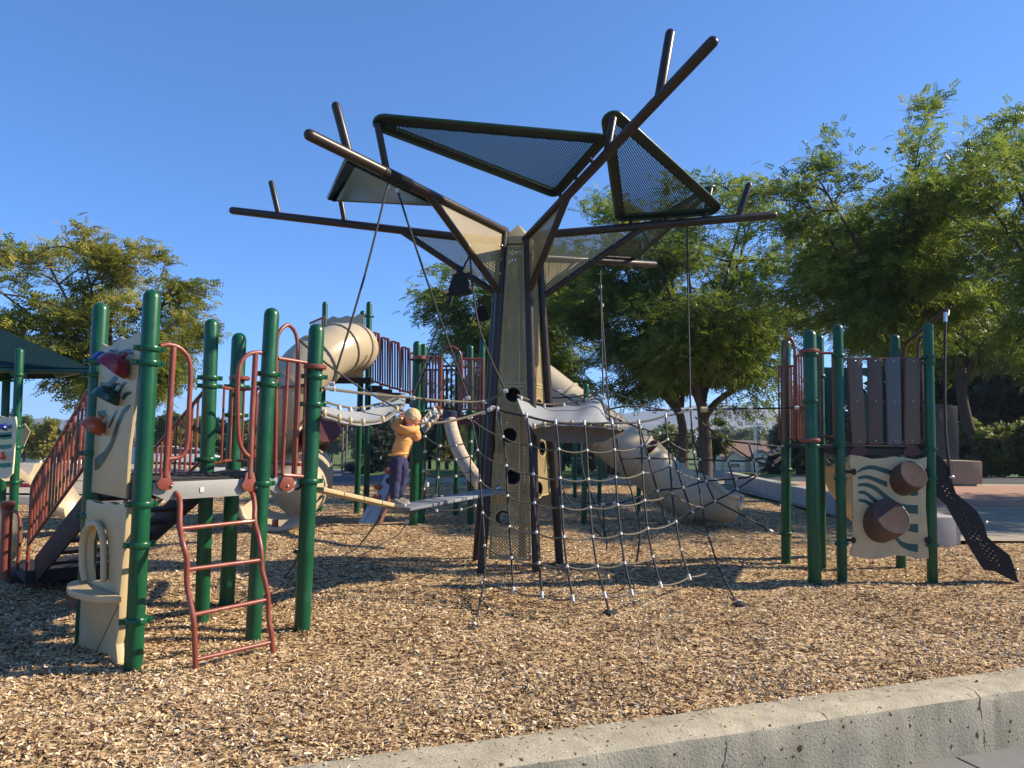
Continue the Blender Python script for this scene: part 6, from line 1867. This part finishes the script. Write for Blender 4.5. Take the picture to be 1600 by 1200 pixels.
for i, (px, Y, ty, w, mt, lab) in enumerate(FT):
    b = gp(px, Y); top = P(px, ty, Y).z - b.z
    broad_tree('distant_tree', lab, b, [b, b + Vector((0, 0, top * .15)), b + Vector((0, 0, top * .3))], w * .06, b + Vector((0, 0, top * .55)), (w, w, top * .47), 200 + i, 7, 6, 2200, (w * .10, w * .20), mt, FR_B, (.5, .2), 0, 'trees beyond the park', .62, cat='tree')

# ------------------------------------------------------------------ background things
GLASS = nmat('dark_window_glass', (.02, .024, .03), .08, var=.1, coat=.5)
TYRE = nmat('tyre_rubber', (.02, .02, .02), .8)
CREAM = nmat('cream_siding', (.50, .47, .36), .8, var=.06)
ROOFB = nmat('brown_shingle', (.22, .13, .085), .85, var=.15, vscale=8)
TRIM = nmat('white_trim', (.7, .7, .66), .6)
POLEW = nmat('weathered_pole', (.16, .12, .085), .85, var=.2)
def car(label, px, Y, yaw, paint, suv=False, group=None, dz=0.0):
    b = gp(px, Y); T = thing('parked_car', label, 'car', b + Vector((0, 0, dz)), group)
    f = Vector((math.cos(yaw), math.sin(yaw), 0)); s = Vector((-f.y, f.x, 0)); b = b + Vector((0, 0, dz))
    q = lambda x, y, z: b + f * x + s * y + Vector((0, 0, z))
    h = 1.75 if suv else 1.45
    prof = [(-2.2, .35), (-2.25, .75), (-2.1, .95), (2.0 if suv else 1.6, 1.0), (2.2, .8), (2.25, .45), (2.2, .3)] if not suv else [(-2.25, .35), (-2.3, .9), (-2.2, 1.08), (1.0, 1.12), (2.1, 1.0), (2.3, .8), (2.3, .35)]
    m = MB(); rows = [[q(x, y, z) for x, z in prof] for y in (-.9, -.86, .86, .9)]
    for k, row in enumerate(rows):
        if k in (0, 3):
            c = sum(row, Vector()) / len(row); rows[k] = [c + (p - c) * .96 + s * (0.0) for p in row]
    m.grid(rows); m.add(rows[0], [list(range(7))]); m.add(rows[-1], [list(range(7))[::-1]]); m.add([rows[0][0], rows[0][6], rows[3][6], rows[3][0]], [(0, 1, 2, 3)])
    m.build('body', paint, T)
    x0, x1, x2, x3 = (-2.15, -1.9, .4, 1.15) if suv else (-1.8, -1.0, .5, 1.3)
    zb = 1.06 if suv else .96
    m = MB(); m.add([q(x, y, z) for y, in ((-.84,), (.84,)) for x, z in ((x0, zb), (x1, h - .06), (x2, h - .06), (x3, zb))], [(0, 1, 2, 3), (7, 6, 5, 4), (0, 4, 5, 1), (1, 5, 6, 2), (2, 6, 7, 3)])
    m.build('windows', GLASS, T)
    MB().prism([q(x1 - .05, -.72, h), q(x2 + .05, -.72, h), q(x2 + .05, .72, h), q(x1 - .05, .72, h)], (0, 0, 1), .08).build('roof', paint, T, bevel=.02)
    for x in (-1.4, 1.4):
        for y in (-.86, .86):
            w = MB().lathe(q(x, y - .11, .33), s, [(0, .0), (.0, .30), (.03, .33), (.19, .33), (.22, .30), (.22, 0)], 16).build('wheel', TYRE, T)
    for y in (-.65, .65):
        MB().sphere(q(2.26, y, .72), .13, (.4, 1, .7), 8, 6).build('headlight', WHITE, T)
        MB().sphere(q(-2.24, y, .85), .12, (.4, 1, .8), 8, 6).build('tail_light', RED_B, T)
PW = nmat('white_car_paint', (.72, .72, .72), .25, coat=.6); PD = nmat('dark_car_paint', (.02, .024, .035), .22, coat=.6)
PM = nmat('maroon_car_paint', (.09, .012, .016), .25, coat=.6); PR = nmat('red_car_paint', (.42, .03, .025), .25, coat=.6)
car('dark blue SUV driving on the street seen left of the boy', 549, 84, -1.75, PD, True)
car('small red car far down the street behind the dark SUV', 556, 103, -1.7, PR)
car('white sedan parked beyond the left deck, lower of the pair by the post', 298, 58, .25, PW)
car('white van-like car parked beyond the left stairs', 268, 64, .2, PW, True)
car('maroon SUV parked behind the left deck posts', 322, 66, .2, PM, True)
car('white car parked behind the left ladder deck edge', 335, 56, .3, PW)
# red painted kerbs and white house far left
for (y, lab) in ((19.3, 'nearer long red painted kerb at far left parking'), (21.2, 'farther long red painted kerb at far left parking')):
    a, b = gp(-60, y), gp(100, y)
    m = MB(); m.box((a + b) / 2 + Vector((0, 0, .05)), (b - a).length, .16, .16, Matrix.Rotation(0, 3, 'Z'))
    tag(m.build('painted_kerb', REDPAINT, None, bevel=.03), lab, 'kerb')
def house(label, px, Y, w, h, mat, roofm, yaw=0.0, gables=(), rise=None, depth=7):
    b = gp(px, Y); T = thing('house', label, 'house', b)
    rot = Matrix.Rotation(yaw, 3, 'Z')
    q = lambda x, y, z: b + rot @ Vector((x, y, z))
    rise = rise or w * .22
    m = MB(); m.add([q(-w / 2, 0, -.5), q(w / 2, 0, -.5), q(w / 2, depth, -.5), q(-w / 2, depth, -.5), q(-w / 2, 0, h), q(w / 2, 0, h), q(w / 2, depth, h), q(-w / 2, depth, h), q(-w / 2, depth / 2, h + rise), q(w / 2, depth / 2, h + rise)],
                    [(0, 1, 5, 4), (2, 3, 7, 6), (1, 2, 6, 9, 5), (3, 0, 4, 8, 7)])
    m.build('wall', mat, T)
    e = .4
    for s_ in (0, 1):
        y0, y1 = ((-e, depth / 2) if s_ == 0 else (depth + e, depth / 2))
        pl = [q(-w / 2 - e, y0, h - .1), q(w / 2 + e, y0, h - .1), q(w / 2 + e, y1, h + rise + .12), q(-w / 2 - e, y1, h + rise + .12)]
        n = (pl[1] - pl[0]).cross(pl[3] - pl[0]).normalized(); n = n if n.z > 0 else -n
        MB().prism(pl, n, .15).build('roof', roofm, T)
    for (gx, gw, gh, gd) in gables:
        m = MB(); m.add([q(gx - gw / 2, -gd, -.5), q(gx + gw / 2, -gd, -.5), q(gx + gw / 2, -gd, gh), q(gx, -gd, gh + gw * .36), q(gx - gw / 2, -gd, gh), q(gx - gw / 2, .2, -.5), q(gx + gw / 2, .2, -.5), q(gx + gw / 2, .2, gh), q(gx, .2, gh + gw * .36), q(gx - gw / 2, .2, gh)],
                        [(0, 1, 2, 3, 4), (1, 6, 7, 2), (5, 0, 4, 9)])
        m.build('gable_wall', mat, T)
        for s_ in (-1, 1):
            pl = [q(gx + s_ * (gw / 2 + .35), -gd - .4, gh - .12), q(gx, -gd - .4, gh + gw * .36 + .15), q(gx, depth / 2, gh + gw * .36 + .15), q(gx + s_ * (gw / 2 + .35), depth / 2, gh - .12)]
            n = (pl[1] - pl[0]).cross(pl[3] - pl[0]).normalized(); n = n if n.z > 0 else -n
            MB().prism(pl, n, .16).build('roof', TRIM if False else roofm, T)
            MB().prism([pl[0], pl[1], pl[1] - Vector((0, 0, .32)), pl[0] - Vector((0, 0, .32))], rot @ Vector((0, -1, 0)), .06).build('barge_board', TRIM, T)
        wd = MB().box(q(gx, -gd - .03, gh * .52), gw * .55, .08, gh * .42, rot).build('window', TRIM, T)
        MB().box(q(gx, -gd - .08, gh * .52), gw * .55 - .25, .04, gh * .42 - .25, rot).build('pane', GLASS, wd)
    return T
house('cream house with brown gabled roof and white trim beyond the lawn at right', 1166, 140, 10.0, 3.0, CREAM, ROOFB, 0, ((-2.6, 3.8, 2.4, 1.2), (2.6, 4.4, 2.6, 1.6)), 3.0)
house('white house behind trees at far left under the small roof', 52, 90, 5.5, 2.4, WHITEPAINT, nmat('grey_shingle', (.25, .24, .23), .85), .1, ((0, 3, 2.2, 1.0),))
house('white walled house seen through the left stair railings', 248, 110, 9.0, 3.2, WHITEPAINT, ROOFB, 0, ((1, 4, 2.6, 1.0),))
# fence in front of the cream house
def fence():
    Y = 128; a, b = gp(1118, Y), gp(1250, Y); T = thing('picket_fence', 'low grey rail fence in front of the cream house', 'fence', a)
    for z in (.5, 1.3):
        MB().tube([a + Vector((0, 0, z)), b + Vector((0, 0, z))], .05, 6).build('rail', POLEW, T)
    for i in range(15):
        p = lerp(a, b, i / 14); MB().tube([p, p + Vector((0, 0, 1.7))], .06, 6).build('fence_post', POLEW, T)
fence()
# utility poles
for (px, Y, ty, lab) in ((536, 120, 655, 'thinner utility pole with crossarm across the street'), (542, 112, 664, 'nearer brown utility pole across the street, right of the pair')):
    b = gp(px, Y); t = P(px, ty, Y); T = thing('utility_pole', lab, 'pole', b)
    MB().tube([b, t], .16, 10).build('shaft', POLEW, T)
    MB().box(t - Vector((0, 0, .8)), 1.9, .14, .16).build('crossarm', POLEW, T)
    for x in (-.8, 0, .8): MB().tube([t + Vector((x, 0, -.72)), t + Vector((x, 0, -.5))], .06, 6).build('insulator', WHITE, T)
# flagpole and street lamp by the house
def flag():
    b = gp(1183, 95); t = P(1183, 660, 95); T = thing('flagpole', 'thin flagpole with striped flag hanging limp in front of the cream house', 'flagpole', b)
    MB().tube([b, t], .07, 8).build('pole', ALU, T); MB().sphere(t, .16).build('finial', ALU, T)
    fm = bpy.data.materials.new('striped_flag'); fm.use_nodes = True; nt = fm.node_tree; bs = nt.nodes['Principled BSDF']
    tc = nt.nodes.new('ShaderNodeTexCoord'); wv = nt.nodes.new('ShaderNodeTexWave'); wv.inputs['Scale'].default_value = .9; wv.wave_type = 'BANDS'; wv.bands_direction = 'DIAGONAL'
    nt.links.new(tc.outputs['Object'], wv.inputs[0]); rp = nt.nodes.new('ShaderNodeValToRGB'); rp.color_ramp.interpolation = 'CONSTANT'
    rp.color_ramp.elements[0].color = (.5, .03, .04, 1); rp.color_ramp.elements[1].color = (.75, .72, .7, 1); rp.color_ramp.elements[1].position = .5
    nt.links.new(wv.outputs[0], rp.inputs[0]); nt.links.new(rp.outputs[0], bs.inputs['Base Color']); bs.inputs['Roughness'].default_value = .9
    rows = []
    for i in range(9):
        z = t.z - .3 - i * .29
        rows.append([Vector((t.x + .08 + j * .05 * (1 - .02 * i), t.y + .10 * math.sin(j * 1.7 + i * .4), z - j * .10)) for j in range(9)])
    MB().grid(rows).build('flag', fm, T, fix=False)
    m = MB()
    for i in range(4):
        pass
    b2 = gp(1179, 70); t2 = P(1179, 664, 70); L = thing('street_lamp', 'twin headed street lamp beside the flagpole', 'street lamp', b2)
    MB().tube([b2, t2], .07, 8).build('pole', ALU, L)
    for s_ in (-1, 1):
        MB().tube([t2, t2 + Vector((.35 * s_, 0, .08))], .03, 6).build('arm', ALU, L)
        MB().box(t2 + Vector((.62 * s_, 0, .08)), .6, .25, .12).build('lamp_head', ALU, L, bevel=.03)
flag()
# plaza: dark monument with plaque, concrete block bench
def monument():
    STONE = nmat('dark_stone', (.045, .045, .05), .5, var=.2, vscale=3, bump=.1)
    b = gp(1479, 27.2); T = thing('stone_monument', 'tall dark stone slab with a small plaque on the plaza', 'monument', b)
    w = .46; zt = P(1479, 634, 27.2).z
    MB().prism([b + Vector((-w, 0, 0)), b + Vector((w, 0, 0)), b + Vector((w, 0, zt)), b + Vector((-w * .9, 0, zt + .05))], (0, -1, 0), .5).build('slab', STONE, T, bevel=.03)
    MB().prism([P(x, y, 27.15) for x, y in ((1467, 640), (1484, 640), (1484, 657), (1467, 657))], (0, -1, 0), .02).build('plaque', nmat('bronze_plaque', (.11, .095, .085), .5, var=.3, vscale=30), T)
monument()
def block():
    AGG = nmat('exposed_aggregate', (.22, .17, .12), .85, col2=(.40, .33, .25), vscale=22, bump=.6, bscale=60, spec=.2)
    a, c = P(1489, 759, 24.9), P(1536, 759, 24.9); T = thing('concrete_block', 'speckled concrete block seat on the plaza beside the stepped climber', 'block seat', a)
    zt = P(1489, 720, 24.9).z
    zb = .03
    m = MB().prism([Vector((a.x, 24.9, zb + .06)), Vector((c.x, 24.9, zb + .06)), Vector((c.x, 24.9, zt)), Vector((a.x, 24.9, zt))], (0, -1, 0), 1.1)
    m.build('seat_block', AGG, T, bevel=.04)
    MB().prism([Vector((a.x + .1, 25.0, zb)), Vector((c.x - .15, 25.0, zb)), Vector((c.x - .15, 25.0, zb + .07)), Vector((a.x + .1, 25.0, zb + .07))], (0, -1, 0), .9).build('plinth', CONC2, T)
    d = thing('wooden_bench', 'dark slatted bench end beside the speckled concrete block', 'bench', gp(1478, 25.3))
    for z in (.38, .52): 
        MB().box(gp(1474, 25.3) + Vector((0, 0, z)), .9, .4, .05).build('seat', BLACK, d)
    for x in (-.35, .35): MB().box(gp(1474, 25.3) + Vector((x, 0, .2)), .06, .36, .38).build('leg', BLACK, d)
block()
c0 = Vector((6.45, 10.95, 0))
tag(MB().box(c0 + Vector((.0, .0, .14)), .50, .34, .62, Matrix.Rotation(.1, 3, 'Z')).build('wall_end_block', CONC2, None, bevel=.02), 'grey concrete block ending the low wall beside the right deck post', 'block')
# tan ornamental grass and a green utility box beyond the slide
GRASS = leaf_mat('dry_plume', [(0, (.25, .15, .06)), (1, (.50, .36, .18))], .3)
def plumes():
    rg = np.random.default_rng(9)
    for k, px in enumerate((948, 962, 976, 990)):
        b = gp(px, 29.5 + .5 * (k % 2)); T = thing('ornamental_grass', ['tan ornamental grass tuft, leftmost of the row past the slide', 'tan ornamental grass tuft, second in the row past the slide', 'tan ornamental grass tuft, third in the row past the slide', 'tan ornamental grass tuft, rightmost of the row by the path'][k], 'grass', b, 'ornamental grass tufts by the path')
        n = 420; pos = np.array(tuple(b)) + np.stack([rg.normal(0, .14, n), rg.normal(0, .14, n), rg.uniform(0, .35, n)], 1)
        d = np.stack([rg.normal(0, .28, n), rg.normal(0, .28, n), np.ones(n)], 1)
        bl = (np.array([(-.0, -.012, 0), (0, .012, 0), (.8, .02, .03), (.8, -.02, .03)]), np.array([[0, 1, 2, 3]]))
        scatter_leaves('blades', GRASS, T, pos, d, rg.uniform(.6, 1.15, n), rg.uniform(0, 1, n), bl, rg)
plumes()
b = gp(903, 30); T = thing('utility_box', 'small green utility box on the lawn behind the net', 'box', b)
MB().box(b + Vector((0, 0, .3)), .5, .4, .6).build('cabinet', GREEN_D, T, bevel=.03); MB().box(b + Vector((0, 0, .63)), .56, .46, .06).build('lid', GREEN_D, T, bevel=.02)
# round path sign at far left
b = gp(50, 15.0); T = thing('parking_sign', 'small white sign on the edging at far left', 'sign', b)
MB().tube([b, P(52, 780, 15)], .025, 8).build('post', ALU, T)
MB().prism([P(x, y, 14.95) for x, y in ((44, 779), (55, 777), (56, 788), (45, 790))], (0, -1, 0), .015).build('board', WHITEPAINT, T)

# hills to the east, far beyond
def hills():
    HM = nmat('hill_slope', (.065, .075, .045), .95, col2=(.21, .165, .105), vscale=.009, spec=.05)
    from mathutils import noise
    rows = []
    for i in range(121):
        x = -2700 + i * 45; row = []
        for j in range(26):
            y = 1150 + j * 45
            px = 800 + FPX * x / y
            h = smooth((px - 700) / 500) * 62 + 20 + 8 * math.sin(x * .004 + 1)
            e = smooth(j / 17.0)
            n_ = noise.fractal(Vector((x * .0031, y * .0031, 3.3)), .9, 2.1, 6)
            row.append(Vector((x, y, -6 + h * e * (1 + .30 * n_) * (1 if j < 25 else .6) + 5 * n_ * e)))
        rows.append(row)
    struct(MB().grid(rows).build('hills', HM, None, fix=False))
hills()

# ------------------------------------------------------------------ the air: far things fade to blue
def haze():
    m = bpy.data.materials.new('haze_air'); m.use_nodes = True; nt = m.node_tree
    nt.nodes.remove(nt.nodes['Principled BSDF'])
    v = nt.nodes.new('ShaderNodeVolumePrincipled'); v.inputs['Color'].default_value = (.62, .76, 1.0, 1); v.inputs['Density'].default_value = HAZE_D; v.inputs['Anisotropy'].default_value = .25
    nt.links.new(v.outputs[0], nt.nodes['Material Output'].inputs['Volume'])
    o = MB().box((0, 1150, 52), 6100, 3000, 120).build('haze', m, None, fix=True)
    o['kind'] = 'stuff'; o['label'] = 'thin blue morning haze over the valley and hills'; o['category'] = 'haze'
HAZE_D = 0.00036
haze()
